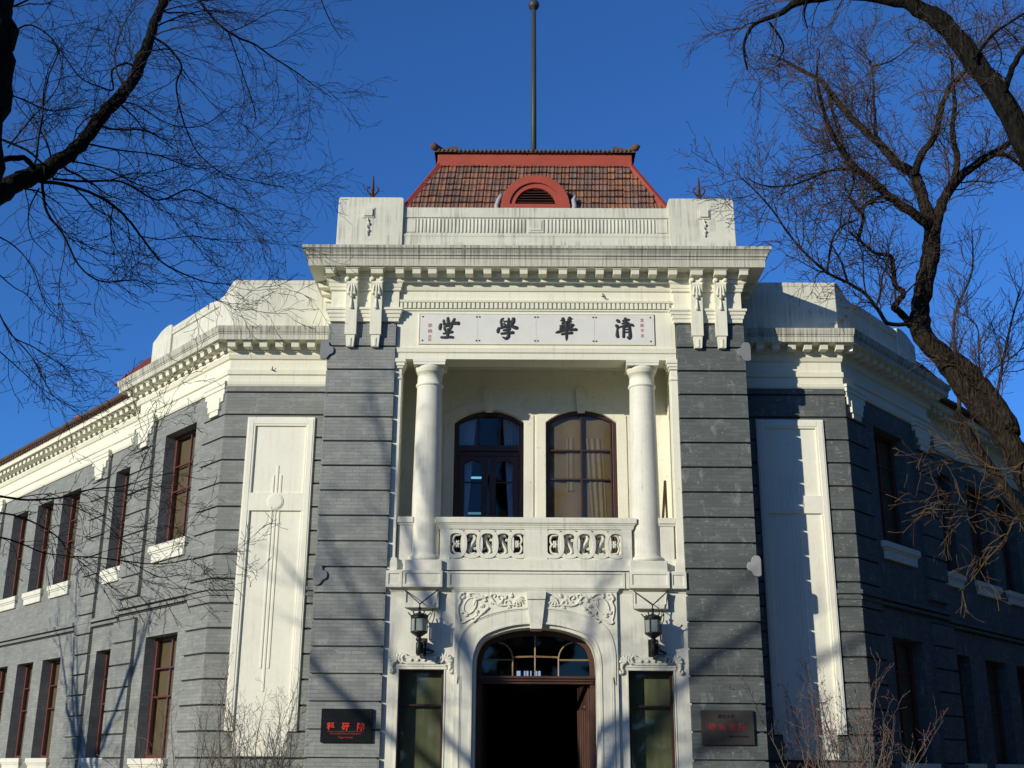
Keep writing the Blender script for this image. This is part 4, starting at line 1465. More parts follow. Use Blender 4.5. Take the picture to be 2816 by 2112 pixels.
# ================================================================== writing and fittings on the facade
def text_into(mb, body, size, fr, s, e, z, bold=0.0, depth=.004, sx=1.0, mi=0, align='CENTER'):
    c = bpy.data.curves.new('t', 'FONT')
    c.body = body
    c.size = size
    c.align_x = align
    c.offset = bold
    c.extrude = depth / 2
    o = bpy.data.objects.new('t', c)
    COL.objects.link(o)
    dg = bpy.context.evaluated_depsgraph_get()
    me = bpy.data.meshes.new_from_object(o.evaluated_get(dg))
    mb.add([fr.p(s + v.co.x * sx, e + v.co.z, z + v.co.y) for v in me.vertices], [list(p.vertices) for p in me.polygons], mi)
    bpy.data.objects.remove(o)
    bpy.data.curves.remove(c)
    bpy.data.meshes.remove(me)
PF = Fr((0, .08, 0), (1, 0, 0), (0, -1, 0))
plq = empty('name_plaque', (0, .08, 9.42))
tag(plq, 'long white marble plaque with four black brush characters over the balcony', 'sign')
XJ = [-2.275, -1.138, .004, 1.144, 2.285]
for i in range(4):
    m = MB()
    m.box(PF, XJ[i] + .0015, XJ[i + 1] - .0015, -.01, .022, 9.455, 10.055)
    m.build('marble_slab', MARBLE, plq, 0.0015, loc=(0, .08, 9.42))
m = MB()
m.box(PF, -2.30, 2.31, -.01, .03, 10.055, 10.075)
m.box(PF, -2.30, -2.278, -.01, .0295, 9.43, 10.056)
m.box(PF, 2.288, 2.31, -.01, .0295, 9.43, 10.056)
m.box(PF, -2.277, 2.287, -.01, .029, 9.43, 9.453)
m.build('plaque_rim', CREAM, plq, 0.004, loc=(0, .08, 9.42))
for xs in ((-2.22,), (-1.165, -1.108), (-.024, .034), (1.116, 1.174), (2.235,)):
    for x in xs:
        for z in (10.0, 9.505):
            m = MB()
            m.tube([PF.p(x, .02, z), PF.p(x, .032, z), PF.p(x, .036, z)], [.016, .015, .008], 8)
            m.build('bolt', IRON, plq, loc=(0, .08, 9.42))
K = .001114
CH = {
 'tang': ((-1.70, 9.767), (635, 420), [
    ([(610, 228), (612, 275), (622, 330)], [22, 30, 26]), ([(535, 272), (540, 310), (552, 345)], [18, 25, 20]), ([(728, 248), (708, 290), (682, 325)], [22, 27, 18]),
    ([(487, 345), (478, 395), (474, 450)], [20, 30, 24]), ([(530, 358), (590, 348), (650, 335), (740, 335), (800, 330), (790, 360)], [20, 22, 22, 30, 28, 20]),
    ([(548, 400), (556, 440), (570, 470)], [18, 22, 18]), ([(568, 395), (630, 378), (682, 368)], [16, 20, 24]), ([(678, 368), (665, 410), (640, 450)], [24, 26, 24]), ([(560, 478), (600, 468), (645, 455)], [14, 15, 18]),
    ([(530, 530), (600, 515), (692, 495)], [14, 22, 24]), ([(618, 440), (612, 520), (606, 595)], [24, 25, 25]), ([(492, 598), (580, 600), (650, 592), (706, 598)], [18, 22, 22, 22])]),
 'xue': ((-.564, 9.763), (1665, 430), [
    ([(1600, 245), (1570, 265), (1556, 300), (1562, 350), (1570, 410)], [16, 22, 22, 22, 20]), ([(1598, 292), (1622, 312)], [15, 16]), ([(1596, 345), (1628, 352)], [15, 15]), ([(1590, 395), (1640, 380)], [15, 16]),
    ([(1690, 240), (1688, 270), (1676, 300)], [16, 20, 12]), ([(1640, 290), (1680, 330), (1725, 380)], [14, 15, 15]), ([(1725, 290), (1690, 330), (1648, 385)], [14, 15, 14]),
    ([(1775, 242), (1768, 300), (1748, 350), (1738, 395)], [28, 34, 28, 22]), ([(1725, 300), (1745, 310)], [12, 12]), ([(1725, 345), (1742, 350)], [12, 12]),
    ([(1518, 420), (1505, 465), (1500, 508)], [16, 28, 22]), ([(1530, 432), (1620, 408), (1720, 390), (1790, 412), (1838, 425), (1805, 440)], [16, 18, 20, 32, 26, 14]),
    ([(1592, 472), (1660, 452), (1715, 432)], [15, 18, 18]), ([(1712, 434), (1690, 465), (1655, 490)], [18, 18, 14]), ([(1552, 532), (1650, 520), (1768, 508)], [16, 22, 26]),
    ([(1672, 480), (1684, 540), (1682, 590), (1640, 622), (1600, 605), (1580, 588)], [22, 24, 26, 24, 14, 6])]),
 'hua': ((.586, 9.771), (560, 430), [
    ([(506, 240), (512, 280), (520, 330)], [26, 34, 24]), ([(462, 290), (500, 288)], [10, 18]), ([(628, 228), (618, 270), (605, 320)], [26, 34, 26]), ([(640, 260), (676, 252)], [20, 8]), ([(484, 348), (560, 325), (650, 302)], [14, 24, 18]),
    ([(452, 388), (540, 385), (620, 365), (692, 372)], [16, 20, 24, 22]), ([(468, 385), (480, 420), (500, 455)], [22, 26, 20]), ([(655, 350), (650, 390), (640, 430)], [20, 26, 20]), ([(450, 440), (560, 425), (675, 398)], [18, 20, 16]),
    ([(566, 310), (568, 430), (566, 540), (566, 610), (562, 655)], [24, 26, 25, 22, 10]), ([(380, 515), (430, 500), (500, 475), (600, 458), (740, 456)], [14, 24, 24, 22, 26]), ([(478, 545), (560, 528), (665, 516)], [18, 22, 24])]),
 'qing': ((1.723, 9.779), (1590, 430), [
    ([(1462, 280), (1490, 300), (1512, 322)], [22, 30, 20]), ([(1440, 372), (1465, 395), (1480, 425)], [16, 32, 20]), ([(1472, 430), (1468, 500), (1466, 560), (1478, 598)], [16, 24, 30, 28]), ([(1490, 440), (1510, 410)], [10, 4]),
    ([(1570, 300), (1620, 285), (1680, 272)], [22, 24, 20]), ([(1550, 350), (1610, 340), (1668, 330)], [14, 18, 18]), ([(1612, 245), (1612, 320), (1608, 395)], [24, 24, 22]),
    ([(1505, 415), (1580, 392), (1660, 370), (1730, 372), (1750, 390)], [14, 18, 24, 24, 18]),
    ([(1580, 420), (1578, 510), (1574, 600)], [22, 24, 24]), ([(1590, 420), (1640, 400), (1690, 415)], [16, 18, 22]), ([(1682, 420), (1686, 500), (1690, 580), (1672, 622), (1635, 595)], [26, 28, 30, 26, 10]),
    ([(1600, 462), (1640, 455), (1672, 458)], [11, 12, 12]), ([(1600, 512), (1640, 506), (1672, 508)], [11, 12, 12])]),
}
for key, (pos, cen, strokes) in CH.items():
    m = MB()
    for si, (pts, rad) in enumerate(strokes):
        P = [((x - cen[0]) * K, -(y - cen[1]) * K) for x, y in pts]
        cc = catmull(P, 4)
        rr = [rad[min(i // 4, len(rad) - 1)] * (1 - (i % 4) / 4) + rad[min(i // 4 + 1, len(rad) - 1)] * ((i % 4) / 4) for i in range(len(cc))]
        rr = [r * K * 1.13 for r in rr]
        d0 = (Vector(cc[0]) - Vector(cc[1])).normalized()
        d1 = (Vector(cc[-1]) - Vector(cc[-2])).normalized()
        for a_, f_ in ((.55, .85), (.9, .45)):
            cc = [tuple(Vector(cc[0]) + d0 * rr[0] * .5)] + cc if a_ == .55 else cc
            rr = [rr[0] * .6] + rr if a_ == .55 else rr
        cc = cc + [tuple(Vector(cc[-1]) + d1 * rr[-1] * .55)]
        rr = rr + [rr[-1] * .6]
        m.tube([PF.p(pos[0] + x, .023 + .0007 * si, pos[1] + z) for x, z in cc], rr, 10, flat=(0, -.007, 0))
    m.build('brush_character', INK, plq, loc=(0, .08, 9.42))
m = MB()
for i, chx in enumerate('宣統辛亥'):
    text_into(m, chx, .080, PF, 2.075, .024, 9.915 - i * .108, .0)
m.build('small_red_inscription', INKRED, plq, loc=(0, .08, 9.42))
m = MB()
for i, chx in enumerate('那桐'):
    text_into(m, chx, .088, PF, -2.075, .024, 9.785 - i * .118, .0)
m.build('small_red_inscription', INKRED, plq, loc=(0, .08, 9.42))
m = MB()
for z in (9.59, 9.52):
    m.box(PF, -2.105, -2.045, .02, .0235, z - .028, z + .028)
    for k in range(3):
        m.box(PF, -2.10 + .02 * k, -2.09 + .02 * k, .02, .0245, z - .024, z + .024)
m.build('seal_mark', REDFADE, plq, loc=(0, .08, 9.42))

# office signs on the piers
def sign(x0, x1, z0, z1, mt, label):
    o = (0.5 * (x0 + x1), 0, z0)
    root = empty('office_sign', o)
    tag(root, label, 'sign')
    m = MB()
    m.box(FRONT, x0, x1, -.03, .06, z0, z1)
    m.build('board', mt, root, 0.006, loc=o)
    return root, o
root, o = sign(-3.775, -2.875, 1.99, 2.56, SIGNB, 'black sign board with three bright red characters on the left brick pier')
for i, chx in enumerate('科研院'):
    m = MB()
    text_into(m, chx, .135, FRONT, -3.60 + i * .262, .062, 2.212 - i * .002, .004)
    m.build('red_character', REDTXT, root, loc=o)
m = MB()
text_into(m, 'Office of Scientific Research & Development', .042, FRONT, -3.335, .062, 2.128, .0005, sx=.72)
text_into(m, 'Tsinghua University', .042, FRONT, -3.335, .062, 2.062, .0005, sx=.80)
m.box(FRONT, -3.66, -3.02, .0605, .0625, 2.172, 2.178)
m.build('small_red_lettering', REDDIM, root, loc=o)
root, o = sign(2.89, 3.815, 1.99, 2.575, SIGNR, 'brown metal sign board with four dull red characters on the right brick pier')
for i, chx in enumerate('研究生院'):
    m = MB()
    text_into(m, chx, .125, FRONT, 3.085 + i * .173, .062, 2.245, .003)
    m.build('red_character', REDDIM, root, loc=o)
m = MB()
text_into(m, 'GRADUATE SCHOOL', .045, FRONT, 3.54, .062, 2.115, .001, sx=.85)
text_into(m, '清华大学', .075, FRONT, 3.33, .062, 2.44, .0005)
m.build('dark_lettering', SIGNB, root, loc=o)

# wall lanterns
def lantern(x, label):
    y = -.27
    o = (x, .08, 3.45)
    root = empty('wall_lantern', o)
    tag(root, label, 'wall lantern', 'iron wall lanterns beside the arched entrance')
    c = Vector((x, y, 0))
    m = MB()
    m.lathe((x, y, 0), [(.035, 4.205), (.02, 4.235), (.018, 4.28), (.03, 4.285), (.03, 4.305), (.012, 4.315)], 8)
    m.lathe((x, y, 0), [(.155, 4.135), (.165, 4.15), (.16, 4.165), (.10, 4.19), (.03, 4.215)], 6)
    for k in range(6):
        a = k * math.pi / 3
        d = Vector((math.cos(a), math.sin(a), 0))
        m.tube([c + d * .14 + Vector((0, 0, 4.16)), c + d * .18 + Vector((0, 0, 4.185)), c + d * .2 + Vector((0, 0, 4.215))], [.013, .011, .014], 5)
    m.build('roof_cap', IRON, root, loc=o)
    m = MB()
    for k in range(6):
        a = k * math.pi / 3
        d = Vector((math.cos(a), math.sin(a), 0))
        m.tube([c + d * .142 + Vector((0, 0, z)) for z in (3.87, 4.14)], .011, 4)
    m.lathe((x, y, 0), [(.03, 3.78), (.06, 3.80), (.13, 3.845), (.152, 3.865), (.152, 3.885), (.13, 3.89)], 6)
    m.lathe((x, y, 0), [(.13, 4.105), (.155, 4.11), (.155, 4.14), (.13, 4.145)], 6)
    m.build('cage', IRON, root, loc=o)
    m = MB()
    m.lathe((x, y, 0), [(.128, 3.88), (.128, 4.12)], 6)
    g = m.build('frosted_glass', LAMPG, root, loc=o)
    for p in g.data.polygons:
        p.use_smooth = False
    m = MB()
    m.lathe((x, y, 0), [(.025, 3.48), (.048, 3.50), (.048, 3.68), (.03, 3.71), (.055, 3.73), (.055, 3.755), (.035, 3.79)], 8)
    m.box(FRONT, x - .02, x + .10, -.09, .26, 3.60, 3.645)
    m.prism(Fr((x + .045, 0, 0), (0, -1, 0), (1, 0, 0)), [(-.09, 3.47), (.0, 3.44), (.26, 3.50), (.26, 3.70), (.1, 3.76), (-.09, 3.74)], -.035, .035)
    m.box(FRONT, x - .06, x + .11, -.1, -.06, 3.42, 3.80)
    for k in range(3):
        cx_, cz_ = x + .14 + .045 * k, 3.585 - .018 * k
        m.tube([(cx_ + .028 * (1 - i / 16) * math.cos(i * .7), -.02, cz_ + .03 * (1 - i / 16) * math.sin(i * .7)) for i in range(13)], .008, 5)
    m.tube([(x + .09, -.02, 3.53), (x + .2, -.02, 3.52), (x + .26, -.0, 3.56)], .009, 5)
    m.build('bracket', IRON, root, loc=o)
    m = MB()
    m.tube([(x - .30, -.055, 4.64), (x, -.27, 4.37)], .009, 5)
    m.tube([(x + .31, -.055, 4.65), (x, -.27, 4.365)], .012, 5)
    m.tube([(x, -.27, 4.30), (x, -.27, 4.385)], .012, 5)
    m.tube(catmull([(x + .21, .06, 4.35), (x + .20, .04, 4.24), (x + .15, .02, 4.12), (x + .06, .03, 4.0)], 4), .007, 5)
    m.build('stay_wire', IRON, root, loc=o)
lantern(-2.085, 'left of the two dark iron hexagonal wall lanterns, above the window left of the arch')
lantern(2.075, 'right of the two dark iron hexagonal wall lanterns, above the window right of the arch')

# small rusty hooks left in the friezes, and an old crack edge beside the plaque
for x, y, z in ((1.315, .06, 10.42), (-5.35, 1.19, 9.25)):
    m = MB()
    m.tube([(x, y, z + .09), (x + .004, y - .03, z + .02), (x + .02, y - .045, z - .01), (x + .055, y - .04, z + .0)], [.008, .012, .014, .006], 5)
    m.tube([(x + .02, y - .04, z - .005), (x - .03, y - .03, z + .012)], [.010, .005], 5)
    m.build('iron_hook', RUST, hall)
# tan pole trestle standing on the balcony
m = MB()
m.tube([(2.36, .9, 5.03), (2.54, 1.0, 6.95)], .026, 6)
m.tube([(2.60, 1.25, 5.03), (2.545, 1.02, 6.93)], .022, 6)
m.tube([(2.45, .95, 5.9), (2.57, 1.13, 5.9)], .011, 6)
tag(m.build('wooden_trestle', BAMBOO, None, loc=(2.48, 1.05, 5.03)), 'thin tan wooden trestle leaning behind the right balcony column', 'trestle')

# ================================================================== bare trees and shrubs
RIGHT_TRUNK = [(5.695,-8,4.777,0.1368),(5.552,-8,5.13,0.1336),(5.396,-8,5.472,0.1304),(5.05,-8,5.973,0.1304),(4.833,-8,6.369,0.1222),(4.6,-8,6.646,0.1282),(4.589,-8,6.914,0.1195),(4.678,-8,7.267,0.1143),(4.77,-8,7.593,0.1122),(4.849,-8,7.922,0.1036),(4.88,-8,8.156,0.1075)]
RIGHT_LIMBS = [
 [(4.867,-8,8.089,0.0813),(4.859,-7.9,8.441,0.0766),(4.835,-7.8,8.801,0.0717),(4.827,-7.7,9.029,0.0664),(4.655,-7.6,9.224,0.0608),(4.521,-7.5,9.531,0.0553),(4.349,-7.4,9.825,0.0496),(4.201,-7.3,10.087,0.0438),(3.997,-7.2,10.525,0.0381),(3.875,-7.1,10.819,0.032),(3.675,-7,11.019,0.0258),(3.439,-6.9,11.261,0.0194),(3.262,-6.8,11.427,0.0129)],
 [(4.804,-7.8,8.958,0.0504),(4.869,-7.914,9.194,0.0457),(5.04,-8.029,9.412,0.041),(5.094,-8.143,9.698,0.0363),(5.209,-8.257,9.983,0.0316),(5.37,-8.371,10.125,0.0268),(5.611,-8.486,10.443,0.0222),(5.738,-8.6,10.581,0.0173)],
 [(4.867,-8,8.089,0.0716),(4.727,-8.12,8.147,0.065),(4.46,-8.24,8.27,0.0586),(4.197,-8.36,8.407,0.0522),(3.995,-8.48,8.543,0.0461),(3.763,-8.6,8.644,0.0399),(3.597,-8.72,8.809,0.034),(3.437,-8.84,9.039,0.0281),(3.337,-8.96,9.267,0.0224),(3.268,-9.08,9.527,0.0166),(3.256,-9.2,9.751,0.0109)],
 [(4.897,-8,8.089,0.0749),(5.061,-7.857,8.463,0.0702),(5.268,-7.714,8.778,0.0653),(5.476,-7.571,9.065,0.0602),(5.781,-7.429,9.322,0.0548),(6.16,-7.286,9.602,0.0494),(6.552,-7.143,9.926,0.0437),(6.985,-7,10.238,0.0377)],
 [(5.268,-7.8,8.769,0.0472),(5.319,-7.94,9.112,0.0406),(5.237,-8.08,9.383,0.0338),(5.26,-8.22,9.758,0.0272),(5.208,-8.36,10.025,0.0204),(5.184,-8.5,10.254,0.0136)],
 [(4.481,-8,6.787,0.0469),(4.313,-8.111,6.933,0.043),(4.222,-8.222,6.952,0.0391),(4.317,-8.333,7.08,0.0354),(4.173,-8.444,7.143,0.0316),(4.144,-8.556,7.346,0.0279),(4.074,-8.667,7.422,0.0242),(3.868,-8.778,7.402,0.0205),(3.701,-8.889,7.474,0.0168),(3.51,-9,7.576,0.0133)],
 [(3.675,-8.8,7.546,0.0216),(3.78,-8.733,7.894,0.0193),(3.752,-8.667,8.022,0.0169),(3.684,-8.6,8.217,0.0144),(3.765,-8.533,8.448,0.012),(3.775,-8.467,8.716,0.0095),(3.776,-8.4,9.056,0.0069)],
 [(3.771,-8.7,8.012,0.0214),(3.962,-8.5,8.22,0.0234),(4.177,-8.3,8.388,0.0255)],
 [(4.453,-8,6.803,0.027),(4.142,-8.14,6.764,0.0246),(3.996,-8.28,6.896,0.0224),(3.823,-8.42,7.026,0.0203),(3.562,-8.56,7.123,0.0181),(3.302,-8.7,7.186,0.016),(3.053,-8.84,7.339,0.014),(2.81,-8.98,7.552,0.012),(2.625,-9.12,7.762,0.01),(2.412,-9.26,7.938,0.0081),(2.225,-9.4,8.05,0.0062)],
 [(3.564,-8.6,7.106,0.0179),(3.572,-8.4,7.443,0.013),(3.505,-8.2,7.824,0.0078)],
 [(3.76,-8.6,8.611,0.0225),(3.446,-8.76,8.507,0.0186),(3.101,-8.92,8.291,0.0147),(2.826,-9.08,8.127,0.0111),(2.505,-9.24,8.042,0.0075),(2.28,-9.4,8.05,0.0041)],
 [(3.302,-8.7,7.186,0.0149),(3.362,-8.8,7.545,0.0129),(3.461,-8.9,7.686,0.0107),(3.636,-9,7.732,0.0086)],
 [(5.507,-8.1,5.389,0.1093),(5.435,-8.113,5.615,0.0957),(5.221,-8.125,5.974,0.0992),(4.992,-8.137,6.237,0.0957),(4.822,-8.15,6.334,0.0886)],
 [(3.935,-7.2,10.602,0.0214),(3.833,-7.9,9.48,0.0183),(3.736,-8.6,8.677,0.0157)],
 [(4.45,-7.5,9.639,0.0224),(4.523,-7.333,10.294,0.0175),(4.597,-7.167,10.974,0.0123),(4.496,-7,11.438,0.0067)],
 [(4.588,-7.2,10.972,0.0131),(4.8,-7.333,10.963,0.0105),(5.038,-7.467,11.088,0.0079),(5.204,-7.6,11.191,0.0052)],
 [(6.036,-7.4,9.484,0.0356),(6.305,-7.3,9.503,0.027),(6.553,-7.2,9.339,0.0181)]]
RIGHT_TWIGS = [
 [(5.622,-8.1,5.066,0.0147),(5.224,-8.325,4.818,0.0116),(4.904,-8.55,4.886,0.0088),(4.664,-8.775,5.073,0.006),(4.538,-9,5.195,0.0034)],
 [(5.572,-8.1,4.433,0.0146),(5.317,-8.32,4.324,0.0121),(5.076,-8.54,4.038,0.0098),(4.754,-8.76,3.763,0.0075),(4.471,-8.98,3.498,0.0053),(4.267,-9.2,3.382,0.0032)],
 [(5.273,-8.3,4.637,0.0107),(4.948,-8.475,4.504,0.0088),(4.592,-8.65,4.554,0.0069),(4.227,-8.825,4.453,0.005),(4.014,-9,4.354,0.0033)],
 [(5.242,-8.3,4.887,0.0108),(4.794,-8.6,4.873,0.0081),(4.419,-8.9,4.856,0.0056),(4.043,-9.2,4.719,0.0033)],
 [(5.28,-8.3,4.206,0.0095),(4.993,-8.467,4.353,0.0074),(4.634,-8.633,4.347,0.0053),(4.334,-8.8,4.281,0.0034)]]
FAR_TWIGS = [
 [(6.121,-5,6.614,0.0326),(6.144,-5,7.475,0.0269),(6.215,-5,8.128,0.0209),(6.545,-5,8.798,0.0149),(6.627,-5,9.523,0.0087)],
 [(6.465,-5,6.542,0.0164),(6.489,-5,7.363,0.0134),(6.519,-5,7.936,0.0103),(6.22,-5,8.167,0.007)],
 [(6.297,-5,6.615,0.0164),(6.57,-5,7.137,0.0134),(6.882,-5,7.365,0.0102),(7.186,-5,7.594,0.007)],
 [(6.605,-5,6.543,0.0266),(6.964,-5,7.746,0.0186),(7.242,-5,8.524,0.01)]]
TOP_LIMB = [(4.299,-12,6.931,0.0973),(4.18,-11.917,7.48,0.0995),(3.976,-11.833,7.973,0.0989),(3.823,-11.75,8.403,0.0905),(3.645,-11.667,8.681,0.0838),(3.407,-11.583,8.893,0.0713),(3.128,-11.5,8.996,0.053),(2.789,-11.417,9.041,0.0451),(2.491,-11.333,9.034,0.0371),(2.306,-11.25,8.943,0.0264),(2.073,-11.167,8.885,0.0198),(1.965,-11.083,8.682,0.0145),(2.005,-11,8.451,0.0092)]
TOP_LIMBS = [
 [(4.149,-12,7.582,0.0323),(4.195,-12.133,7.753,0.0273),(4.259,-12.267,7.87,0.0223),(4.313,-12.4,7.983,0.0173)],
 [(3.911,-12,7.942,0.0144),(4.216,-11.8,8.343,0.0125),(4.542,-11.6,8.648,0.0103),(4.852,-11.4,8.932,0.008)],
 [(2.574,-11.4,9.038,0.0132),(2.551,-11.3,8.909,0.0093),(2.604,-11.2,8.807,0.0053)],
 [(2.19,-11.3,8.821,0.0131),(2.358,-11.15,8.639,0.0092),(2.309,-11,8.538,0.0053)]]
LEFT_TRUNK = [(-4.648,-13.2,5.734,0.1721),(-4.674,-13.24,6.388,0.1764),(-4.652,-13.28,6.869,0.1915),(-4.654,-13.32,7.213,0.1819),(-4.687,-13.36,7.561,0.1822),(-4.708,-13.4,7.916,0.1626)]
LEFT_LIMB = [(-4.708,-13,5.833,0.1126),(-4.606,-12.862,6.057,0.0929),(-4.515,-12.723,6.258,0.0774),(-4.411,-12.585,6.411,0.0759),(-4.284,-12.446,6.613,0.0621),(-4.203,-12.308,6.873,0.0607),(-4.121,-12.169,7.194,0.0594),(-4.031,-12.031,7.498,0.0593),(-3.96,-11.892,7.811,0.0565),(-3.96,-11.754,8.133,0.0523),(-3.97,-11.615,8.464,0.0479),(-3.976,-11.477,8.775,0.0446),(-3.961,-11.338,9.03,0.044),(-3.897,-11.2,9.389,0.036)]
LEFT_LIMBS = [
 [(-4.414,-12.6,6.303,0.0175),(-4.257,-12.489,6.337,0.016),(-4.067,-12.378,6.319,0.0145),(-3.89,-12.267,6.25,0.0129),(-3.75,-12.156,6.127,0.0114),(-3.629,-12.044,5.976,0.0098),(-3.508,-11.933,5.848,0.0082),(-3.296,-11.822,5.77,0.0067),(-3.133,-11.711,5.754,0.0051),(-2.97,-11.6,5.788,0.0036)],
 [(-4.398,-12.6,6.353,0.014),(-4.403,-12.514,6.223,0.0126),(-4.385,-12.429,6.092,0.0111),(-4.261,-12.343,5.935,0.0095),(-4.124,-12.257,5.678,0.008),(-3.937,-12.171,5.568,0.0065),(-3.672,-12.086,5.618,0.005),(-3.541,-12,5.555,0.0035)],
 [(-3.97,-11.5,8.468,0.0133),(-3.859,-11.4,8.429,0.0122),(-3.74,-11.3,8.282,0.011),(-3.807,-11.2,8.133,0.0099),(-3.771,-11.1,7.892,0.0087),(-3.683,-11,7.649,0.0075),(-3.588,-10.9,7.496,0.0064),(-3.358,-10.8,7.341,0.0053),(-3.081,-10.7,7.305,0.0042),(-2.774,-10.6,7.298,0.003)],
 [(-3.848,-11,9.473,0.0175),(-3.717,-10.9,9.284,0.0157),(-3.56,-10.8,9.126,0.0138),(-3.378,-10.7,9.031,0.0121),(-3.199,-10.6,9.001,0.0103),(-3.013,-10.5,8.904,0.0086),(-2.796,-10.4,8.805,0.0068),(-2.575,-10.3,8.672,0.005),(-2.413,-10.2,8.602,0.0033)],
 [(-3.437,-10.8,8.995,0.0075),(-3.192,-10.933,8.366,0.0059),(-3.019,-11.067,7.884,0.0044),(-3,-11.2,7.656,0.003)],
 [(-2.62,-10.2,9.966,0.008),(-2.596,-10.133,9.874,0.0065),(-2.488,-10.067,9.641,0.0049),(-2.369,-10,9.478,0.0034)],
 [(-4.219,-12.2,6.894,0.0092),(-4.005,-12,6.94,0.0077),(-3.707,-11.8,6.998,0.0061),(-3.413,-11.6,6.97,0.0045),(-3.248,-11.4,7.107,0.0029)],
 [(-3.974,-11.8,7.913,0.0117),(-4.063,-11.914,7.911,0.0106),(-4.145,-12.029,7.751,0.0093),(-4.066,-12.143,7.483,0.0081),(-4.144,-12.257,7.439,0.0069),(-4.299,-12.371,7.475,0.0059),(-4.474,-12.486,7.699,0.0048),(-4.599,-12.6,7.729,0.0037)],
 [(-4.349,-12.5,6.381,0.0124),(-4.116,-12.343,6.439,0.0111),(-3.876,-12.186,6.523,0.0097),(-3.584,-12.029,6.422,0.0083),(-3.359,-11.871,6.609,0.007),(-3.127,-11.714,6.556,0.0056),(-2.964,-11.557,6.527,0.0042),(-2.816,-11.4,6.412,0.0028)],
 [(-4.63,-12.9,6.338,0.0264),(-4.46,-12.85,6.391,0.024),(-4.383,-12.8,6.32,0.0216)],
 [(-4.704,-12.9,6.558,0.0122),(-4.472,-12.8,6.492,0.0109),(-4.343,-12.7,6.399,0.0097)],
 [(-4.714,-12.5,5.284,0.0078),(-4.574,-12.375,5.005,0.0064),(-4.415,-12.25,4.934,0.0052),(-4.202,-12.125,4.814,0.0039),(-4.111,-12,4.81,0.0026)],
 [(-4.557,-12.3,4.986,0.006),(-4.436,-12.167,4.846,0.0049),(-4.297,-12.033,4.585,0.0037),(-4.105,-11.9,4.463,0.0026)],
 [(-4.606,-12.8,5.415,0.0059),(-4.506,-12.6,5.338,0.0048),(-4.478,-12.4,5.35,0.0037),(-4.41,-12.2,5.262,0.0026)],
 [(-4.709,-12.9,7.55,0.0082),(-4.589,-12.8,7.713,0.0072),(-4.377,-12.7,7.555,0.006),(-4.474,-12.6,7.302,0.0048),(-4.522,-12.5,7.022,0.0037)],
 [(-4.63,-12.8,6.516,0.007),(-4.514,-12.7,6.851,0.0057),(-4.372,-12.6,7.223,0.0042),(-4.414,-12.5,7.635,0.0028)],
 [(-4.83,-13,7.743,0.0115),(-4.754,-12.8,7.913,0.0091),(-4.636,-12.6,8.196,0.0067)],
 [(-4.625,-12.9,5.695,0.0067),(-4.474,-12.725,5.636,0.0057),(-4.373,-12.55,5.501,0.0047),(-4.324,-12.375,5.289,0.0036),(-4.218,-12.2,5.167,0.0026)],
 [(-4.406,-12.6,6.241,0.007),(-4.498,-12.533,6.064,0.0055),(-4.474,-12.467,5.851,0.0041),(-4.299,-12.4,5.687,0.0026)],
 [(-4.489,-12.9,4.744,0.0057),(-4.361,-12.667,4.629,0.0047),(-4.247,-12.433,4.527,0.0036),(-4.085,-12.2,4.442,0.0025)],
 [(-4.743,-13,6.971,0.008),(-4.558,-12.8,6.969,0.0062),(-4.388,-12.6,6.988,0.0045),(-4.181,-12.4,7.162,0.0027)],
 [(-4.301,-12.4,6.613,0.0081),(-4.025,-12.2,6.645,0.0068),(-3.8,-12,6.594,0.0055),(-3.57,-11.8,6.591,0.0041),(-3.367,-11.6,6.45,0.0028)],
 [(-4.135,-12,7.461,0.0076),(-3.959,-11.8,7.527,0.0065),(-3.708,-11.6,7.448,0.0053),(-3.464,-11.4,7.537,0.0042),(-3.277,-11.2,7.834,0.003)],
 [(-4.028,-11.5,8.574,0.0092),(-3.783,-11.333,8.846,0.0077),(-3.573,-11.167,9.028,0.006),(-3.37,-11,9.083,0.0043)]]
LOW_LIMBS = [
 [(-4.245,-13.2,3.453,0.0102),(-4.163,-13.057,3.477,0.0091),(-4.024,-12.914,3.484,0.008),(-3.815,-12.771,3.534,0.0068),(-3.639,-12.629,3.636,0.0057),(-3.466,-12.486,3.688,0.0045),(-3.256,-12.343,3.804,0.0033),(-3.159,-12.2,3.867,0.0025)],
 [(-4.196,-13.2,3.112,0.007),(-4.116,-13.067,3.17,0.0062),(-4.004,-12.933,3.146,0.0054),(-3.885,-12.8,3.104,0.0045),(-3.715,-12.667,3.094,0.0037),(-3.636,-12.533,3.031,0.0029),(-3.421,-12.4,2.865,0.0025)],
 [(-3.666,-12.8,3.08,0.0051),(-3.484,-12.6,3.098,0.0044),(-3.342,-12.4,3.089,0.0036),(-3.184,-12.2,3.017,0.0028),(-3.05,-12,3.084,0.0025)],
 [(-3.45,-12.7,3.081,0.0052),(-3.144,-12.48,3.077,0.0045),(-2.951,-12.26,3.149,0.0038),(-2.817,-12.04,3.223,0.0032),(-2.765,-11.82,3.28,0.0025),(-2.651,-11.6,3.337,0.0025)],
 [(-4.181,-13.2,3.339,0.0083),(-3.974,-13.067,3.318,0.0068),(-3.766,-12.933,3.213,0.0053),(-3.702,-12.8,3.105,0.0039)],
 [(-3.851,-13,3.433,0.0045),(-3.692,-12.85,3.449,0.0039),(-3.479,-12.7,3.344,0.0032),(-3.379,-12.55,3.236,0.0026),(-3.29,-12.4,3.264,0.0025)],
 [(-3.572,-12.8,3.563,0.0032),(-3.375,-12.65,3.493,0.0028),(-3.322,-12.5,3.865,0.0025),(-3.259,-12.35,4.219,0.0025),(-3.218,-12.2,4.492,0.0025)]]


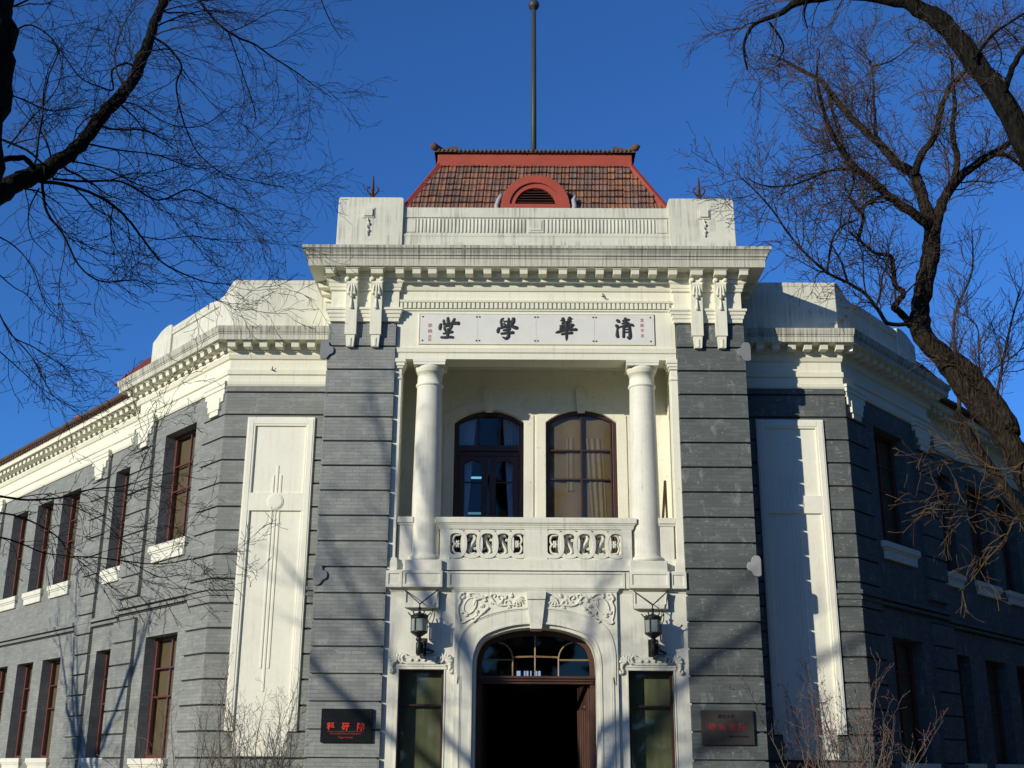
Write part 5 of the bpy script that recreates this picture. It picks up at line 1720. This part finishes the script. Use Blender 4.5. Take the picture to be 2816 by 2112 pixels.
def rand_dir(rng):
    while True:
        v = Vector((rng.uniform(-1, 1), rng.uniform(-1, 1), rng.uniform(-1, 1)))
        if .05 < v.length < 1:
            return v.normalized()
def branch_path(rng, p, d, L, n, wig, bias):
    pts = [p]
    d = d.normalized()
    for i in range(n):
        d = (d + rand_dir(rng) * wig + bias).normalized()
        pts.append(pts[-1] + d * (L / n))
    return pts
def polylen(pts):
    return sum((pts[i + 1] - pts[i]).length for i in range(len(pts) - 1))
def at_t(pts, rad, t):
    L = polylen(pts) * t
    for i in range(len(pts) - 1):
        l = (pts[i + 1] - pts[i]).length
        if L <= l or i == len(pts) - 2:
            f = min(1, L / max(l, 1e-6))
            return pts[i].lerp(pts[i + 1], f), (pts[i + 1] - pts[i]).normalized(), rad[i] + (rad[i + 1] - rad[i]) * f
        L -= l
def sprout(mb, pts, rad, rng, lev, dens, Lmax, bias, t0=.12, tip=.0022, wig=.30):
    """side branches along a branch, then branches on those"""
    L = polylen(pts)
    n = max(1, int(L * dens))
    for k in range(n):
        t = t0 + (1.02 - t0) * (k + rng.random()) / n
        t = min(t, 1.0)
        p, d, r = at_t(pts, rad, t)
        side = d.cross(rand_dir(rng)).normalized()
        ang = R(rng.uniform(22, 58))
        dd = d * math.cos(ang) + side * math.sin(ang)
        ln = Lmax * rng.uniform(.25, 1.0) ** 1.2 * (1.0 - .35 * t)
        sg = 6 if lev > 1 else 4
        bp = branch_path(rng, p, dd, ln, sg, wig, bias)
        r0 = min(r * .6, tip + ln * (.0082 if lev > 2 else .0062))
        br = [r0 + (tip - r0) * (i / sg) for i in range(sg + 1)]
        mb.tube(bp, br, 4 if r0 > .006 else 3, caps=False)
        if lev > 1:
            sprout(mb, bp, br, rng, lev - 1, dens * 1.4, Lmax * .46, bias, .15, tip, wig)
def smooth_chain(ch, n=3):
    P = catmull([c[:3] for c in ch], n)
    rad = []
    for i in range(len(P)):
        j, f = i // n, (i % n) / n
        a = ch[min(j, len(ch) - 1)][3]
        b = ch[min(j + 1, len(ch) - 1)][3]
        rad.append(a + (b - a) * f)
    return [Vector(q) for q in P], rad
def gnarl(P, rad, rng, k=.12):
    return [p + rand_dir(rng) * r * k for p, r in zip(P, rad)], [r * rng.uniform(.93, 1.08) for r in rad]
def tree(label, trunk, limbs, twigs, seed, lev=3, dens=2.2, Lmax=1.3, bias=(0, 0, .03), mats=(BARK, TWIG), group=None, tip=.0024, name='bare_tree', wig=.36, spray=None, low=()):
    rng = random.Random(seed)
    base = trunk[0][:3]
    root = empty(name, base)
    tag(root, label, 'tree', group)
    bias = Vector(bias)
    m = MB()
    P, rad = gnarl(*smooth_chain(trunk, 4), rng)
    m.tube(P, rad, 12)
    m.build('trunk', mats[0], root, loc=base)
    cr = MB()
    for ch in limbs:
        P, rad = gnarl(*smooth_chain(ch, 4), rng, .2)
        m = MB()
        m.tube(P, rad, 8)
        m.build('limb', mats[0], root, loc=base)
        big = rad[0]
        sprout(cr, P, rad, rng, lev, dens, min(Lmax, .5 + polylen(P) * .5), bias, .12, tip, wig)
    tw = cr if spray is None else MB()
    for ch in twigs:
        P, rad = smooth_chain(ch, 4)
        tw.tube(P, rad, 5)
        sprout(tw, P, rad, rng, max(1, lev - 1), dens * (1.5 if spray is None else 1.0), Lmax * .6, bias, .1, tip)
    if spray is not None:
        tw.build('twig_spray', spray, root, loc=base)
    for ch in low:
        P, rad = gnarl(*smooth_chain(ch, 4), rng, .2)
        m = MB()
        m.tube(P, rad, 8)
        m.build('limb', mats[0], root, loc=base)
        sprout(cr, P, rad, rng, 3, dens * 1.2, .85, bias, .12, tip, wig)
    cr.build('crown', mats[1], root, loc=base)
    return root

RT = [(6.7, -7.7, 0, .28), (6.6, -7.75, .6, .22), (6.45, -7.8, 2.0, .185), (6.15, -7.9, 3.6, .165)] + RIGHT_TRUNK
tree('large bare tree with crooked forked limbs standing before the right wing', RT, RIGHT_LIMBS, RIGHT_TWIGS, 21, 3, 8.6, 1.4, (0, 0, .03), tip=.0034, spray=TWIGY)
LT = [(-5.5, -13.0, 0, .36), (-5.45, -13.05, .8, .29), (-5.3, -13.1, 2.5, .26), (-5.05, -13.15, 4.2, .24)] + LEFT_TRUNK
tree('dark bare tree whose trunk and long limbs enter at the left edge', LT, [LEFT_LIMB] + LEFT_LIMBS, [], 33, 3, 7.4, 1.6, (.05, 0, -.03), (BARKD, TWIGD), tip=.0024, low=LOW_LIMBS)
TT = [(5.6, -12.2, 0, .27), (5.5, -12.2, .8, .22), (5.2, -12.1, 3.0, .19), (4.75, -12.05, 5.0, .165), (TOP_LIMB[0][0] + .18, -12, TOP_LIMB[0][2] - .45, .13), (*TOP_LIMB[0][:3], TOP_LIMB[0][3] * 1.05), (*TOP_LIMB[1][:3], TOP_LIMB[1][3] * .9)]
tree('bare tree right of view whose arching dark limb crosses the top right corner', TT, [TOP_LIMB] + TOP_LIMBS, [], 47, 3, 8.4, 1.4, (-.02, 0, -.01), (BARKD, TWIG), tip=.0026)
FT = [(8.9, -4.6, 0, .16), (8.6, -4.8, 2.0, .12), (FAR_TWIGS[0][0][0] + .2, -5, FAR_TWIGS[0][0][2] - .6, .07), (FAR_TWIGS[0][0][0], -5, FAR_TWIGS[0][0][2], .05)]
tree('slender bare tree with upright reddish twigs behind the large forked tree', FT, [], FAR_TWIGS, 52, 3, 8.0, 1.8, (0, 0, .10), (BARK, TWIG), tip=.0036)

def free_tree(label, base, h, seed, spread=1.0, lean=(0, 0), lev=3):
    rng = random.Random(seed)
    x, y = base
    n = 6
    tk = [(x + lean[0] * (i / n) ** 1.5, y + lean[1] * (i / n) ** 1.5, h * .5 * i / n, .19 * (1 - .45 * i / n)) for i in range(n + 1)]
    limbs = []
    top = Vector(tk[-1][:3])
    for k in range(10):
        a = k * 2 * math.pi / 10 + rng.uniform(-.3, .3)
        d = Vector((math.cos(a) * spread, math.sin(a) * spread, rng.uniform(.6, 1.4)))
        st = top - Vector((0, 0, rng.uniform(0, h * .16)))
        P = branch_path(rng, st, d, h * rng.uniform(.38, .56), 6, .22, Vector((0, 0, .05)))
        limbs.append([(*q, .105 * (1 - .8 * i / 6)) for i, q in enumerate(P)])
    return tree(label, tk, limbs, [], seed + 1, lev, 2.6, 2.3, (0, 0, .03), (BARK, TWIG), tip=.005)
free_tree('tall bare tree far out on the left whose branch shadows fall on the white entrance', (-16.3, -15.4), 15.5, 71, 1.0)
free_tree('tall bare tree beside the left wing whose shadow lies on its grey bricks', (-20.0, -3.6), 12.0, 83, .9)

# unseen evergreens added around the viewer to block sky light on walls and panes
rng = random.Random(3)
EV = plain('sky_blocker_foliage', (.030, .045, .022), .9, noise=.5, scale=1.0, bumpy=0)
m = MB()
row = [(-6 + 6.0 * i, -38 - 3 * (i % 2), 25) for i in range(12)] + [(56 - 3.4 * i + 3 * (i % 2), -33 + 6.0 * i, 26) for i in range(10)] + [(26 + 2.5 * (i % 2), -24 + 5.5 * i, 22) for i in range(8)]
row += [(-10 - 5.2 * i, -58 + 1.4 * i, 12.5) for i in range(9)] + [(-56 + 1.0 * i, -44 + 6.5 * i, 12.5) for i in range(9)]
for x, y, h in row:
    h *= rng.uniform(.88, 1.06)
    rr = rng.uniform(3.0, 3.8)
    for k in range(int(18 * h)):
        z = h * rng.random() ** 1.25
        rad = rr * (1 - z / h) ** .6 * math.sqrt(rng.uniform(.25, 1))
        a = rng.uniform(0, 2 * math.pi)
        c = Vector((x + rad * math.cos(a), y + rad * math.sin(a), z + .3))
        u, v = rand_dir(rng), rand_dir(rng)
        s = rng.uniform(.5, .95)
        m.add([c - u * s - v * s * .6, c + u * s - v * s * .6, c + u * s * .7 + v * s * .8, c - u * s * .7 + v * s * .8], [(0, 1, 2, 3)])
o = m.build('added_evergreen_blocker', EV)
o['kind'] = 'stuff'
o['label'] = 'unseen dark evergreen belt added behind the viewer to block sky light'

def shrub(label, base, stems, h, spread, seed, mt, budmat=None):
    rng = random.Random(seed)
    root = empty('bare_shrub', base)
    tag(root, label, 'shrub', 'bare shrubs before the white wall panels')
    m = MB()
    b = MB()
    for k in range(stems):
        a = rng.uniform(0, 2 * math.pi)
        d = Vector((math.cos(a) * rng.uniform(.05, spread), math.sin(a) * rng.uniform(.02, spread * .5), 1))
        P = branch_path(rng, Vector(base) + Vector((math.cos(a) * .12, math.sin(a) * .08, 0)), d, h * rng.uniform(.75, 1.12), 8, .16, Vector((0, 0, .03)))
        r0 = rng.uniform(.010, .017)
        rad = [r0 + (.0028 - r0) * i / 8 for i in range(9)]
        m.tube(P, rad, 5, caps=False)
        k0 = len(m.v)
        sprout(m, P, rad, rng, 2, 5.2, .66, Vector((0, 0, .06)), .34, .003, .30)
        if budmat:
            for v in m.v[k0::9]:
                if rng.random() < .36 and v[2] > 1.5:
                    q = Vector(v)
                    b.tube([q - Vector((0, 0, .012)), q, q + Vector((0, 0, .014))], [.004, .009, .003], 4)
    m.build('stems', mt, root, loc=base)
    if budmat:
        b.build('buds', budmat, root, loc=base)['kind'] = 'stuff'
shrub('bare grey brown shrub before the left white panel', (-5.05, .35, 0), 22, 3.15, .42, 5, TWIGG)
shrub('small bare shrub at the corner of the left wing', (-6.25, .45, 0), 11, 2.75, .40, 15, TWIGG)
shrub('bare shrub with dark red buds before the right white panel', (5.1, .3, 0), 22, 3.15, .36, 6, TWIGG, BUD)
shrub('bare shrub with dark red buds at the corner of the right wing', (5.85, .3, 0), 11, 2.85, .34, 16, TWIGG, BUD)

for o in bpy.data.objects:
    if '_o' in o.keys():
        del o['_o']
